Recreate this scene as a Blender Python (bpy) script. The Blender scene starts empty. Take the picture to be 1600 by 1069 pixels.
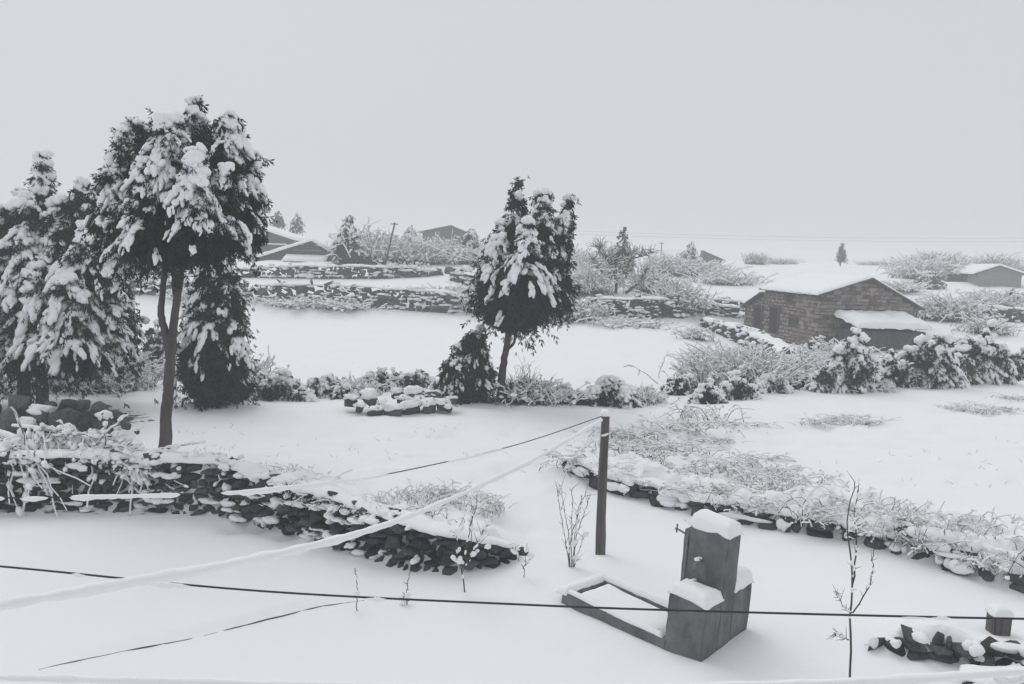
import bpy, bmesh, math
import numpy as np
from mathutils import Matrix, Vector

# ------------------------------------------------------------------ camera
scene = bpy.context.scene
F, CX, CY, HCAM = 1256.0, 800.0, 534.5, 4.2
PITCH, ROLL = math.radians(6.1), math.radians(2.0)
CAM = np.array([0.0, 0.0, HCAM])
camrot = Matrix.Rotation(math.pi / 2 - PITCH, 3, 'X') @ Matrix.Rotation(ROLL, 3, 'Z')
cd = bpy.data.cameras.new('camera')
cd.sensor_width = 36.0
cd.lens = 36.0 * F / 1600.0
cd.clip_end = 2000
cam = bpy.data.objects.new('camera', cd)
cam.matrix_world = Matrix.Translation((0, 0, HCAM)) @ camrot.to_4x4()
scene.collection.objects.link(cam)
scene.camera = cam

# ------------------------------------------------------------------ world: overcast snow sky
SUN_EL, SUN_AZ = math.radians(52), math.radians(-35)
world = bpy.data.worlds.new('World')
scene.world = world
world.use_nodes = True
wn, wl = world.node_tree.nodes, world.node_tree.links
wn.clear()
wo = wn.new('ShaderNodeOutputWorld'); bg = wn.new('ShaderNodeBackground')
sky = wn.new('ShaderNodeTexSky'); sky.sky_type = 'NISHITA'; sky.sun_disc = False
sky.sun_elevation = SUN_EL; sky.sun_rotation = SUN_AZ; sky.dust_density = 4
hs = wn.new('ShaderNodeHueSaturation'); hs.inputs['Saturation'].default_value = 0.12
mx = wn.new('ShaderNodeMixRGB'); mx.inputs['Fac'].default_value = 0.93
mx.inputs['Color2'].default_value = (5.62, 5.78, 6.12, 1)       # thick even cloud
wl.new(sky.outputs[0], hs.inputs['Color']); wl.new(hs.outputs[0], mx.inputs['Color1'])
wl.new(mx.outputs[0], bg.inputs['Color']); bg.inputs['Strength'].default_value = 0.112
wl.new(bg.outputs[0], wo.inputs['Surface'])

sl = bpy.data.lights.new('sun', 'SUN'); sl.energy = 0.85; sl.angle = math.radians(40); sl.color = (1.0, 0.985, 0.96)
so = bpy.data.objects.new('sun', sl); scene.collection.objects.link(so)
so.rotation_euler = (math.pi / 2 - SUN_EL, 0, -SUN_AZ + math.pi)
so.location = (0, 0, 40)

scene.view_settings.view_transform = 'Standard'
scene.view_settings.look = 'None'
scene.view_settings.exposure = 0.03
scene.view_settings.gamma = 1.0
scene.view_settings.use_curve_mapping = False
scene.cycles.use_denoising = True
scene.cycles.max_bounces = 8
scene.cycles.diffuse_bounces = 3
scene.cycles.volume_bounces = 4
scene.cycles.transparent_max_bounces = 4

COL = scene.collection
rng = np.random.default_rng(7)

# ------------------------------------------------------------------ pixel rays
MC = np.array(camrot)


def ray(px, py):
    v = np.array([(px - CX) / F, -(py - CY) / F, -1.0])
    return MC @ v


def P(px, py, d):
    r = ray(px, py)
    return CAM + r * (d / r[1])


def GZ(px, py, z):
    r = ray(px, py)
    return CAM + r * ((z - HCAM) / r[2])


# ------------------------------------------------------------------ numeric noise
def _hash(ix, iy, iz, seed):
    h = (ix * 374761393 + iy * 668265263 + iz * 2147483647 + seed * 974634757) & 0xFFFFFFFF
    h = ((h ^ (h >> 13)) * 1274126177) & 0xFFFFFFFF
    h = (h ^ (h >> 16)) & 0xFFFFFFFF
    return h.astype(np.float64) / 4294967295.0


def vnoise(p, seed=0):
    p = np.asarray(p, float)
    i = np.floor(p).astype(np.int64)
    f = p - i
    f = f * f * (3 - 2 * f)
    out = 0
    for dx in (0, 1):
        wx = f[:, 0] if dx else 1 - f[:, 0]
        for dy in (0, 1):
            wy = f[:, 1] if dy else 1 - f[:, 1]
            for dz in (0, 1):
                wz = f[:, 2] if dz else 1 - f[:, 2]
                out = out + wx * wy * wz * _hash(i[:, 0] + dx, i[:, 1] + dy, i[:, 2] + dz, seed)
    return out * 2 - 1


def fbm(p, octs=3, seed=0):
    a, s, o = 1.0, 0.0, 0.0
    p = np.asarray(p, float)
    for k in range(octs):
        o = o + a * vnoise(p * (2.03 ** k), seed + k)
        s += a
        a *= 0.5
    return o / s


# ------------------------------------------------------------------ mesh helpers
class Acc:
    def __init__(self):
        self.v, self.f3, self.f4, self.n = [], [], [], 0

    def add(self, v, f):
        v = np.asarray(v, float).reshape(-1, 3)
        f = np.asarray(f, np.int64)
        self.v.append(v)
        (self.f3 if f.shape[1] == 3 else self.f4).append(f + self.n)
        self.n += len(v)

    def mesh(self, name, smooth=True):
        me = bpy.data.meshes.new(name)
        V = np.concatenate(self.v) if self.v else np.zeros((0, 3))
        t3 = np.concatenate(self.f3) if self.f3 else np.zeros((0, 3), np.int64)
        t4 = np.concatenate(self.f4) if self.f4 else np.zeros((0, 4), np.int64)
        me.vertices.add(len(V))
        me.vertices.foreach_set('co', V.astype(np.float32).ravel())
        nl = t3.size + t4.size
        me.loops.add(nl)
        me.loops.foreach_set('vertex_index', np.concatenate([t3.ravel(), t4.ravel()]).astype(np.int32))
        npoly = len(t3) + len(t4)
        me.polygons.add(npoly)
        ls = np.concatenate([np.arange(len(t3)) * 3, t3.size + np.arange(len(t4)) * 4]).astype(np.int32)
        me.polygons.foreach_set('loop_start', ls)
        me.update(calc_edges=True)
        me.validate()
        if smooth:
            me.shade_smooth()
        return me


def ob(name, me, mat, parent=None, kind=None):
    o = bpy.data.objects.new(name, me)
    if mat is not None and (len(me.materials) == 0):
        me.materials.append(mat)
    COL.objects.link(o)
    if parent is not None:
        o.parent = parent
    if kind:
        o['kind'] = kind
    return o


def tag(o, label, cat, group=None):
    o['label'] = label
    o['category'] = cat
    if group:
        o['group'] = group
    return o


def thing(name, label, cat, loc=(0, 0, 0), group=None):
    o = bpy.data.objects.new(name, None)
    o.empty_display_size = 0.2
    COL.objects.link(o)
    o.location = loc
    return tag(o, label, cat, group)


def copy_tree(o, loc, rz=0.0, sc=(1, 1, 1), label=None):
    c = o.copy(); COL.objects.link(c)
    c.location = loc; c.rotation_euler = (0, 0, rz); c.scale = sc
    if label:
        c['label'] = label
    for ch in list(o.children):
        k = ch.copy(); COL.objects.link(k); k.parent = c
        for g in ch.children:
            m = g.copy(); COL.objects.link(m); m.parent = k
    return c


def ico(sub):
    bm = bmesh.new()
    bmesh.ops.create_icosphere(bm, subdivisions=sub, radius=1.0)
    v = np.array([q.co[:] for q in bm.verts])
    f = np.array([[q.index for q in p.verts] for p in bm.faces])
    bm.free()
    return v, f


ICO1, ICO2, ICO3 = ico(1), ico(2), ico(3)


def blob_templates(base, n, amp, freq, seed):
    out = []
    for k in range(n):
        v, f = base
        d = 1 + amp * fbm(v * freq + 17.3 * k, 2, seed + k)
        out.append((v * d[:, None], f))
    return out


BLOB1 = blob_templates(ICO1, 6, 0.35, 1.4, 11)
BLOB2 = blob_templates(ICO2, 6, 0.32, 1.7, 31)
BLOB3 = blob_templates(ICO3, 6, 0.5, 2.0, 61)


def frames(d, up=None):
    d = np.asarray(d, float)
    d = d / (np.linalg.norm(d, axis=1, keepdims=True) + 1e-9)
    if up is None:
        up = np.tile([0, 0, 1.0], (len(d), 1))
    s = np.cross(up, d)
    n = np.linalg.norm(s, axis=1, keepdims=True)
    s = np.where(n < 1e-4, np.array([[1.0, 0, 0]]), s / (n + 1e-9))
    u = np.cross(d, s)
    return np.stack([d, s, u], axis=2)


def scatter(acc, tmpl, pos, R, scale):
    tv, tf = tmpl
    pos = np.asarray(pos, float)
    if len(pos) == 0:
        return
    scale = np.asarray(scale, float)
    if scale.ndim == 1:
        scale = np.repeat(scale[:, None], 3, 1)
    V = np.einsum('nij,nkj->nki', R, tv[None] * scale[:, None, :]) + pos[:, None, :]
    Fc = tf[None] + (np.arange(len(pos)) * len(tv))[:, None, None]
    acc.add(V.reshape(-1, 3), Fc.reshape(-1, tf.shape[1]))


def scatter_multi(acc, tmpls, pos, R, scale, rg):
    k = rg.integers(0, len(tmpls), len(pos))
    for i, t in enumerate(tmpls):
        m = k == i
        if m.any():
            scatter(acc, t, np.asarray(pos)[m], np.asarray(R)[m], np.asarray(scale)[m])


def tube(acc, pts, rad, sides=8, jit=0.0, seed=0, cap=True):
    pts = np.asarray(pts, float)
    n = len(pts)
    rad = np.broadcast_to(np.asarray(rad, float), (n,))
    tang = np.gradient(pts, axis=0)
    up = np.tile([0.02, 0.03, 1.0], (n, 1))
    m = np.abs(tang[:, 2]) > 0.9 * np.linalg.norm(tang, axis=1)
    if m.mean() > 0.3:
        up = np.tile([1.0, 0.1, 0], (n, 1))
    R = frames(tang, up)
    a = np.linspace(0, 2 * np.pi, sides, endpoint=False)
    ring = np.stack([np.zeros(sides), np.cos(a), np.sin(a)], 1)
    V = np.einsum('nij,kj->nki', R, ring) * rad[:, None, None]
    if jit:
        nz = fbm(np.concatenate([pts[:, None, :] * 3 + V / (rad[:, None, None] + 1e-9) * 0.8]).reshape(-1, 3), 2, seed)
        V = V * (1 + jit * nz.reshape(n, sides, 1))
    V = V + pts[:, None, :]
    idx = np.arange(n * sides).reshape(n, sides)
    q = np.stack([idx[:-1], np.roll(idx[:-1], -1, 1), np.roll(idx[1:], -1, 1), idx[1:]], 2).reshape(-1, 4)
    acc.add(V.reshape(-1, 3), q)
    if cap:
        base = acc.n
        acc.add(np.stack([pts[0], pts[-1]]), np.zeros((0, 3), np.int64))
        off = base - n * sides
        c0 = np.stack([np.full(sides, base), off + np.roll(idx[0], -1), off + idx[0]], 1)
        c1 = np.stack([np.full(sides, base + 1), off + idx[-1], off + np.roll(idx[-1], -1)], 1)
        acc.f3.append(c0); acc.f3.append(c1)


def strips(acc, pts, rad):
    """many thin three-sided twigs: pts (N,m,3), rad (N,m)"""
    N, m, _ = pts.shape
    tang = np.gradient(pts, axis=1)
    tang /= np.linalg.norm(tang, axis=2, keepdims=True) + 1e-9
    ref = np.where(np.abs(tang[..., 2:3]) > 0.85, np.array([1.0, 0, 0]), np.array([0, 0, 1.0]))
    s = np.cross(ref, tang); s /= np.linalg.norm(s, axis=2, keepdims=True) + 1e-9
    u = np.cross(tang, s)
    a = np.array([np.pi / 2, np.pi * 7 / 6, np.pi * 11 / 6])
    V = pts[:, :, None, :] + rad[:, :, None, None] * (np.cos(a)[None, None, :, None] * s[:, :, None, :] + np.sin(a)[None, None, :, None] * u[:, :, None, :])
    idx = np.arange(N * m * 3).reshape(N, m, 3)
    q = np.stack([idx[:, :-1], np.roll(idx[:, :-1], -1, 2), np.roll(idx[:, 1:], -1, 2), idx[:, 1:]], 3).reshape(-1, 4)
    acc.add(V.reshape(-1, 3), q)


def smooth_path(ctrl, n):
    ctrl = np.asarray(ctrl, float)
    t = np.linspace(0, len(ctrl) - 1, n)
    i = np.clip(np.floor(t).astype(int), 0, len(ctrl) - 2)
    f = (t - i)[:, None]
    g = lambda k: ctrl[np.clip(k, 0, len(ctrl) - 1)]
    p0, p1, p2, p3 = g(i - 1), g(i), g(i + 1), g(i + 2)
    return 0.5 * (2 * p1 + (p2 - p0) * f + (2 * p0 - 5 * p1 + 4 * p2 - p3) * f ** 2 + (3 * p1 - p0 - 3 * p2 + p3) * f ** 3)


def box_mesh(name, x0, x1, y0, y1, z0, z1, bev=0.0, seed=0, jit=0.0):
    bm = bmesh.new()
    vs = [bm.verts.new((x, y, z)) for x in (x0, x1) for y in (y0, y1) for z in (z0, z1)]
    for f in ((0, 1, 3, 2), (4, 6, 7, 5), (0, 4, 5, 1), (2, 3, 7, 6), (0, 2, 6, 4), (1, 5, 7, 3)):
        bm.faces.new([vs[i] for i in f])
    bmesh.ops.recalc_face_normals(bm, faces=bm.faces)
    if bev:
        bmesh.ops.bevel(bm, geom=list(bm.edges), offset=bev, segments=2, affect='EDGES')
    if jit:
        rr = np.random.default_rng(seed)
        for v in bm.verts:
            v.co += Vector(rr.normal(0, jit, 3))
    me = bpy.data.meshes.new(name); bm.to_mesh(me); bm.free()
    return me


def prism_mesh(name, poly, depth_vec, bev=0.0):
    """closed prism: polygon (list of 3d points) extruded along depth_vec"""
    bm = bmesh.new()
    a = [bm.verts.new(Vector(p)) for p in poly]
    b = [bm.verts.new(Vector(p) + Vector(depth_vec)) for p in poly]
    bm.faces.new(a); bm.faces.new(list(reversed(b)))
    n = len(a)
    for i in range(n):
        bm.faces.new([a[i], b[i], b[(i + 1) % n], a[(i + 1) % n]])
    bmesh.ops.recalc_face_normals(bm, faces=bm.faces)
    if bev:
        bmesh.ops.bevel(bm, geom=list(bm.edges), offset=bev, segments=2, affect='EDGES')
    me = bpy.data.meshes.new(name); bm.to_mesh(me); bm.free()
    return me


def snow_slab(name, corners, thick, nx=18, ny=14, seed=0, amp=0.25, over=0.05):
    """rounded, lumpy snow lying on a quad (4 corners, counter-clockwise from above)"""
    c = np.asarray(corners, float)
    u, v = np.meshgrid(np.linspace(0, 1, nx), np.linspace(0, 1, ny), indexing='ij')
    cen = c.mean(0)
    c = c + (c - cen) / np.linalg.norm(c - cen, axis=1, keepdims=True) * over
    p = ((1 - u) * (1 - v))[..., None] * c[0] + (u * (1 - v))[..., None] * c[1] + (u * v)[..., None] * c[2] + ((1 - u) * v)[..., None] * c[3]
    e1 = np.linalg.norm(c[1] - c[0]); e2 = np.linalg.norm(c[3] - c[0])
    ed = np.minimum(np.minimum(u, 1 - u) * e1, np.minimum(v, 1 - v) * e2)
    prof = np.sqrt(np.clip(1 - (1 - np.clip(ed / (thick * 1.1), 0, 1)) ** 2, 0, 1))
    nz = fbm(p.reshape(-1, 3) * 2.1 / max(0.3, min(1, thick * 4)), 3, seed).reshape(u.shape)
    edge_n = fbm(p.reshape(-1, 3) * 5, 2, seed + 5).reshape(u.shape)
    top = p.copy()
    top[..., 2] += thick * prof * (1 + amp * nz)
    rim = (prof < 0.05)
    top[..., 2] += np.where(rim, -np.abs(edge_n) * thick * 0.5, 0)
    bot = p.copy(); bot[..., 2] -= 0.012 + np.where(rim, np.abs(edge_n) * thick * 0.5 + 0.002, 0)
    acc = Acc()
    idx = np.arange(nx * ny).reshape(nx, ny)
    q = np.stack([idx[:-1, :-1], idx[1:, :-1], idx[1:, 1:], idx[:-1, 1:]], 2).reshape(-1, 4)
    acc.add(top.reshape(-1, 3), q)
    acc.add(bot.reshape(-1, 3), q[:, ::-1])
    border = np.concatenate([idx[:, 0], idx[-1, 1:], idx[-2::-1, -1], idx[0, -2:0:-1]])
    nb = np.roll(border, -1)
    acc.f4.append(np.stack([border, border + nx * ny, nb + nx * ny, nb], 1))
    return acc.mesh(name)


# ------------------------------------------------------------------ materials
def mat(name, c1, c2, scale=4.0, rough=0.85, bump=0.0, bscale=30.0, stretch=(1, 1, 1), rand=0.0, spec=0.2, detail=4.0):
    m = bpy.data.materials.new(name); m.use_nodes = True
    n, l = m.node_tree.nodes, m.node_tree.links
    b = n['Principled BSDF']
    b.inputs['Roughness'].default_value = rough
    b.inputs['Specular IOR Level'].default_value = spec
    tc = n.new('ShaderNodeTexCoord'); mp = n.new('ShaderNodeMapping')
    mp.inputs['Scale'].default_value = stretch
    l.new(tc.outputs['Object'], mp.inputs['Vector'])
    nz = n.new('ShaderNodeTexNoise'); nz.inputs['Scale'].default_value = scale; nz.inputs['Detail'].default_value = detail
    nz.inputs['Roughness'].default_value = 0.65
    l.new(mp.outputs[0], nz.inputs['Vector'])
    rp = n.new('ShaderNodeValToRGB')
    rp.color_ramp.elements[0].position = 0.3; rp.color_ramp.elements[1].position = 0.7
    rp.color_ramp.elements[0].color = (*c1, 1); rp.color_ramp.elements[1].color = (*c2, 1)
    l.new(nz.outputs['Fac'], rp.inputs['Fac'])
    out = rp.outputs[0]
    if rand:
        oi = n.new('ShaderNodeObjectInfo'); mr = n.new('ShaderNodeMapRange')
        mr.inputs['To Min'].default_value = 1 - rand; mr.inputs['To Max'].default_value = 1 + rand
        l.new(oi.outputs['Random'], mr.inputs['Value'])
        hv = n.new('ShaderNodeHueSaturation'); l.new(mr.outputs[0], hv.inputs['Value'])
        l.new(out, hv.inputs['Color']); out = hv.outputs[0]
    l.new(out, b.inputs['Base Color'])
    if bump:
        bn = n.new('ShaderNodeTexNoise'); bn.inputs['Scale'].default_value = bscale; bn.inputs['Detail'].default_value = 5
        l.new(mp.outputs[0], bn.inputs['Vector'])
        bp = n.new('ShaderNodeBump'); bp.inputs['Strength'].default_value = bump; bp.inputs['Distance'].default_value = 0.02
        l.new(bn.outputs['Fac'], bp.inputs['Height']); l.new(bp.outputs[0], b.inputs['Normal'])
    return m


M_SNOW = mat('snow', (0.88, 0.885, 0.9), (0.9, 0.905, 0.915), 3, 0.7, 0.35, 22, spec=0.15)
M_FOL = mat('juniper_foliage', (0.015, 0.018, 0.024), (0.034, 0.039, 0.044), 5, 0.9, rand=0.15)
M_FOL2 = mat('grey_green_foliage', (0.05, 0.054, 0.055), (0.1, 0.105, 0.1), 6, 0.9, rand=0.2)
M_BARK = mat('bark', (0.05, 0.043, 0.04), (0.12, 0.105, 0.1), 9, 0.9, 0.8, 26, (1, 1, 0.16))
M_TWIG = mat('twig', (0.06, 0.05, 0.045), (0.13, 0.11, 0.1), 6, 0.9, rand=0.2)
M_GRASS = mat('dry_grass', (0.06, 0.056, 0.052), (0.13, 0.118, 0.105), 6, 0.9, rand=0.2)
M_STONE = mat('field_stone', (0.032, 0.033, 0.038), (0.125, 0.127, 0.135), 5, 0.85, 0.7, 14, rand=0.5, detail=7)
M_MASON = mat('brown_masonry_stone', (0.11, 0.096, 0.087), (0.34, 0.303, 0.28), 6, 0.9, 0.9, 14, rand=0.5, detail=8)
M_MORTAR = mat('mud_mortar', (0.09, 0.08, 0.072), (0.15, 0.13, 0.118), 6, 0.95, 0.5, 20)
M_CONC = mat('wet_concrete', (0.07, 0.072, 0.077), (0.24, 0.245, 0.255), 2.2, 0.85, 0.6, 30, (1.0, 1.0, 0.75), detail=10)
M_POST = mat('weathered_post_wood', (0.06, 0.054, 0.052), (0.17, 0.155, 0.15), 12, 0.9, 0.9, 40, (1, 1, 0.07))
M_PLANK = mat('grey_plank', (0.07, 0.065, 0.062), (0.15, 0.14, 0.135), 8, 0.9, 0.5, 24, (1, 1, 0.12), rand=0.25)
M_DOOR = mat('brown_door_wood', (0.02, 0.014, 0.012), (0.04, 0.028, 0.024), 8, 0.85, 0.4, 24, (1, 1, 0.1))
M_PLAST = mat('grey_plaster', (0.2, 0.195, 0.19), (0.28, 0.275, 0.265), 3, 0.95, 0.2, 14)
M_METAL = mat('dull_metal', (0.12, 0.12, 0.125), (0.22, 0.22, 0.225), 20, 0.45, spec=0.5)
M_WIRE = mat('black_wire', (0.03, 0.03, 0.033), (0.055, 0.055, 0.06), 9, 0.6)
M_DARK = mat('dark_window_glass', (0.015, 0.016, 0.018), (0.025, 0.026, 0.028), 3, 0.25, spec=0.5)

# ground: snow with bare earth where a mask says so
M_GROUND = bpy.data.materials.new('snow_ground'); M_GROUND.use_nodes = True
n, l = M_GROUND.node_tree.nodes, M_GROUND.node_tree.links
b = n['Principled BSDF']; b.inputs['Roughness'].default_value = 0.72; b.inputs['Specular IOR Level'].default_value = 0.12
tc = n.new('ShaderNodeTexCoord')
nz = n.new('ShaderNodeTexNoise'); nz.inputs['Scale'].default_value = 0.6; nz.inputs['Detail'].default_value = 6
l.new(tc.outputs['Object'], nz.inputs['Vector'])
rp = n.new('ShaderNodeValToRGB')
rp.color_ramp.elements[0].color = (0.875, 0.883, 0.9, 1); rp.color_ramp.elements[1].color = (0.9, 0.905, 0.918, 1)
l.new(nz.outputs['Fac'], rp.inputs['Fac'])
at = n.new('ShaderNodeAttribute'); at.attribute_name = 'soil'
n2 = n.new('ShaderNodeTexNoise'); n2.inputs['Scale'].default_value = 4.5; n2.inputs['Detail'].default_value = 7
l.new(tc.outputs['Object'], n2.inputs['Vector'])
ad = n.new('ShaderNodeMath'); ad.operation = 'ADD'
l.new(at.outputs['Fac'], ad.inputs[0]); l.new(n2.outputs['Fac'], ad.inputs[1])
mr = n.new('ShaderNodeMapRange'); mr.inputs['From Min'].default_value = 1.0; mr.inputs['From Max'].default_value = 1.12
l.new(ad.outputs[0], mr.inputs['Value'])
so_ = n.new('ShaderNodeValToRGB')
so_.color_ramp.elements[0].color = (0.045, 0.04, 0.037, 1); so_.color_ramp.elements[1].color = (0.12, 0.108, 0.1, 1)
l.new(n2.outputs['Fac'], so_.inputs['Fac'])
mxg = n.new('ShaderNodeMixRGB'); l.new(mr.outputs[0], mxg.inputs['Fac'])
l.new(rp.outputs[0], mxg.inputs['Color1']); l.new(so_.outputs[0], mxg.inputs['Color2'])
l.new(mxg.outputs[0], b.inputs['Base Color'])
b1 = n.new('ShaderNodeTexNoise'); b1.inputs['Scale'].default_value = 7; b1.inputs['Detail'].default_value = 10; b1.inputs['Roughness'].default_value = 0.72
l.new(tc.outputs['Object'], b1.inputs['Vector'])
bp = n.new('ShaderNodeBump'); bp.inputs['Strength'].default_value = 0.35; bp.inputs['Distance'].default_value = 0.03
l.new(b1.outputs['Fac'], bp.inputs['Height']); l.new(bp.outputs[0], b.inputs['Normal'])

# ------------------------------------------------------------------ terrain
# polylines of the two retaining edges and the buried kerb: (pixel x, pixel y, ground z, step height)
WALL_A = [(-330, 800, 0, 0.85), (-100, 797, 0, 0.85), (60, 796, 0.0, 0.85), (200, 797, 0.0, 0.82), (330, 803, 0, 0.8), (430, 824, 0, 0.75),
          (520, 856, 0, 0.68), (620, 884, 0, 0.6), (700, 897, 0, 0.5), (765, 888, 0, 0.34), (825, 868, 0.0, 0.04)]
WALL_B = [(868, 716, 0.3, 0.1), (905, 745, 0.2, 0.25), (960, 766, 0.12, 0.3), (1060, 790, 0.08, 0.3), (1200, 820, 0.05, 0.3), (1300, 838, 0.03, 0.3),
          (1390, 861, 0.02, 0.32), (1500, 895, 0.0, 0.36), (1610, 926, 0.0, 0.38), (1750, 968, 0, 0.36), (1950, 1020, 0, 0.3)]
KERB = [(60, 1046, 0, 0.0), (200, 1016, 0, 0.05), (330, 992, 0, 0.07), (430, 966, 0, 0.09), (500, 948, 0, 0.07), (570, 937, 0, 0.0)]


CORNER = [(1345, 1008, 0, 0.0), (1400, 1024, 0, 0.15), (1470, 1036, 0, 0.2), (1560, 1050, 0, 0.22), (1680, 1066, 0, 0.22)]


def poly3(pl):
    return np.array([[*GZ(a, b_, z)[:2], h] for a, b_, z, h in pl])


PA, PB, PK, PC = poly3(WALL_A), poly3(WALL_B), poly3(KERB), poly3(CORNER)


def step(xy, pl, w, side):
    """height added behind a polyline; side=+1: left of travel direction is high"""
    best = np.full(len(xy), 1e9); sd = np.zeros(len(xy)); ov = np.zeros(len(xy)); hs_ = np.zeros(len(xy)); ws_ = np.zeros(len(xy))
    for i in range(len(pl) - 1):
        a, b_ = pl[i, :2], pl[i + 1, :2]
        ab = b_ - a
        tr_ = ((xy - a) @ ab) / (ab @ ab)
        t = np.clip(tr_, 0, 1)
        q = a + t[:, None] * ab
        d = xy - q
        dist = np.hypot(d[:, 0], d[:, 1])
        o_ = np.clip(-tr_, 0, None) if i == 0 else (np.clip(tr_ - 1, 0, None) if i == len(pl) - 2 else np.zeros(len(xy)))
        o_ = o_ * np.hypot(ab[0], ab[1])
        s = np.sign(ab[0] * d[:, 1] - ab[1] * d[:, 0]) * side
        m = dist < best
        best = np.where(m, dist, best)
        perp = (ab[0] * d[:, 1] - ab[1] * d[:, 0]) / np.hypot(ab[0], ab[1]) * side
        sd = np.where(m, np.where(o_ > 0, perp, dist * s), sd)
        wq = 1.0 / (dist ** 2 + 0.02) ** 1.5
        hs_ += wq * (pl[i, 2] + t * (pl[i + 1, 2] - pl[i, 2])); ws_ += wq; ov += wq * o_
    ov = ov / ws_
    hh = hs_ / ws_ * np.exp(-ov / 3.0)
    k = np.clip((sd - 0.02 + ov * 1.2) / (w + ov * 3.2), 0, 1)
    k = k * k * (3 - 2 * k)
    step.past = ov
    return hh * k, sd


def steps(xy):
    a, sa = step(xy, PA, 0.3, 1)
    # the raised bank behind the left wall runs back evenly
    b_, sb = step(xy, PB, 0.35, 1)
    fb = np.exp(-np.clip(sb, 0, None) / 6.0)
    k, sk = step(xy, PK, 0.12, 1)
    fk = np.exp(-np.clip(sk, 0, None) / 1.5)
    fa = np.exp(-np.clip(sa, 0, None) / 9.0)
    c_, sc_ = step(xy, PC, 0.3, 1)
    fc = np.exp(-np.clip(sc_, 0, None) / 1.6)
    return a * fa + b_ * fb + k * fk + c_ * fc


ctrl = []
for x in np.linspace(-30, 30, 7):
    ctrl += [(x, -6, 0.0), (x, 0, 0.0), (x, 5, 0.0)]
for x in (-6, -3, 0, 3, 6, 8):
    ctrl += [(x, 8, 0.0)]
for px, py in ((60, 800), (250, 802), (420, 832), (560, 880), (700, 905), (850, 868), (940, 865), (1060, 900), (1150, 850), (1300, 860), (1450, 900), (1560, 940)):
    ctrl.append(tuple(GZ(px, py, 0.0)))
CP = [  # pixel x, pixel y, depth
    (257, 704, 14.3), (60, 700, 14.4), (420, 700, 15.5), (600, 700, 15.6), (30, 640, 18.5), (150, 640, 18.5), (400, 640, 19.5), (560, 635, 20), (780, 632, 20.5), (700, 700, 15.6),
    (780, 760, 13.6), (850, 790, 13.0), (870, 690, 16.5), (1000, 640, 20.5),
    (1000, 700, 16.8), (1100, 735, 15.0), (1250, 640, 21), (1250, 720, 16), (1450, 650, 20), (1450, 760, 14.2), (1600, 720, 16), (1600, 820, 12.4), (1600, 600, 25), (1800, 640, 22),
    (1430, 607, 24), (1200, 612, 23.5),
    (300, 600, 23), (-200, 600, 23), (450, 600, 24.5), (700, 598, 25), (850, 602, 25), (1040, 605, 25),
    (420, 560, 30), (600, 560, 30.5), (900, 560, 31), (1090, 575, 29), (420, 520, 38), (650, 515, 40), (900, 520, 39), (1090, 520, 39.5),
    (240, 480, 46), (430, 473, 48), (560, 480, 47.5), (680, 490, 46), (860, 495, 45.5), (1000, 500, 45), (1090, 495, 46),
    (240, 440, 50), (430, 438, 51), (560, 440, 51), (700, 452, 50), (880, 462, 49), (1000, 462, 48.5), (1090, 470, 50),
    (240, 433, 54), (430, 434, 54.5), (560, 436, 55), (700, 432, 56), (240, 412, 57), (430, 412, 58), (560, 412, 59), (650, 414, 60), (740, 418, 62),
    (450, 408, 64), (350, 395, 76), (600, 398, 80), (700, 392, 90), (860, 425, 70), (960, 440, 58), (940, 420, 80), (100, 400, 70), (-200, 400, 70), (-200, 450, 50),
    (1200, 560, 35), (1290, 580, 30), (1400, 560, 36), (1440, 500, 44), (1520, 560, 33), (1600, 560, 33), (1600, 505, 46), (1800, 520, 44),
    (1450, 480, 52), (1600, 470, 58), (1160, 470, 56), (1130, 450, 68), (1130, 425, 90), (1080, 412, 105), (1250, 440, 72), (1400, 440, 75), (1500, 448, 70), (1600, 447, 70), (1800, 450, 70),
    (1300, 414, 105), (1400, 416, 110), (1550, 417, 110), (1800, 422, 110), (850, 400, 110), (640, 385, 120), (350, 378, 120), (0, 372, 120), (-300, 365, 120),
    (1100, 409, 125), (1300, 411, 130)]
for px, py, d in CP:
    ctrl.append(tuple(P(px, py, d)))
for a in np.radians([-60, -40, -20, 0, 20, 40, 60]):
    for r_, z_ in ((180, 4.2), (320, 3.0)):
        ctrl.append((r_ * math.sin(a), r_ * math.cos(a), z_))
HC, HYAW = P(1277, 541, 40), math.radians(8)


def frame_hit(c, yaw, px, py, k):
    cs, sn_ = math.cos(yaw), math.sin(yaw)
    Mi = np.array([[cs, sn_, 0], [-sn_, cs, 0], [0, 0, 1]])
    o = Mi @ (CAM - c); d = Mi @ ray(px, py)
    q = o + d * (-o[k] / d[k])
    return q, Mi.T @ q + c


for px, py in ((1163, 514), (1185, 521), (1210, 529), (1245, 537), (1277, 543)):
    w_ = frame_hit(HC, HYAW, px, py, 0)[1]
    ctrl.append(tuple(w_)); ctrl.append((w_[0] + 2, w_[1], w_[2])); ctrl.append((w_[0] - 1.2, w_[1] - 0.5, w_[2] - 0.12))
CT = np.array(ctrl)


def warp(xy):
    y = xy[:, 1] + 12.0
    rr = np.hypot(xy[:, 0], y)
    return np.stack([np.arctan2(xy[:, 0], y), np.log(rr)], 1)


CW = warp(CT[:, :2])
zres = CT[:, 2] - steps(CT[:, :2])
C2 = 0.06 ** 2
Dm = np.sqrt(((CW[:, None] - CW[None]) ** 2).sum(2) + C2)
NN = len(CW)
Amat = np.zeros((NN + 1, NN + 1)); Amat[:NN, :NN] = Dm - np.eye(NN) * 0.012; Amat[:NN, NN] = 1; Amat[NN, :NN] = 1
wts = np.linalg.solve(Amat, np.concatenate([zres, [0]]))


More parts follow.
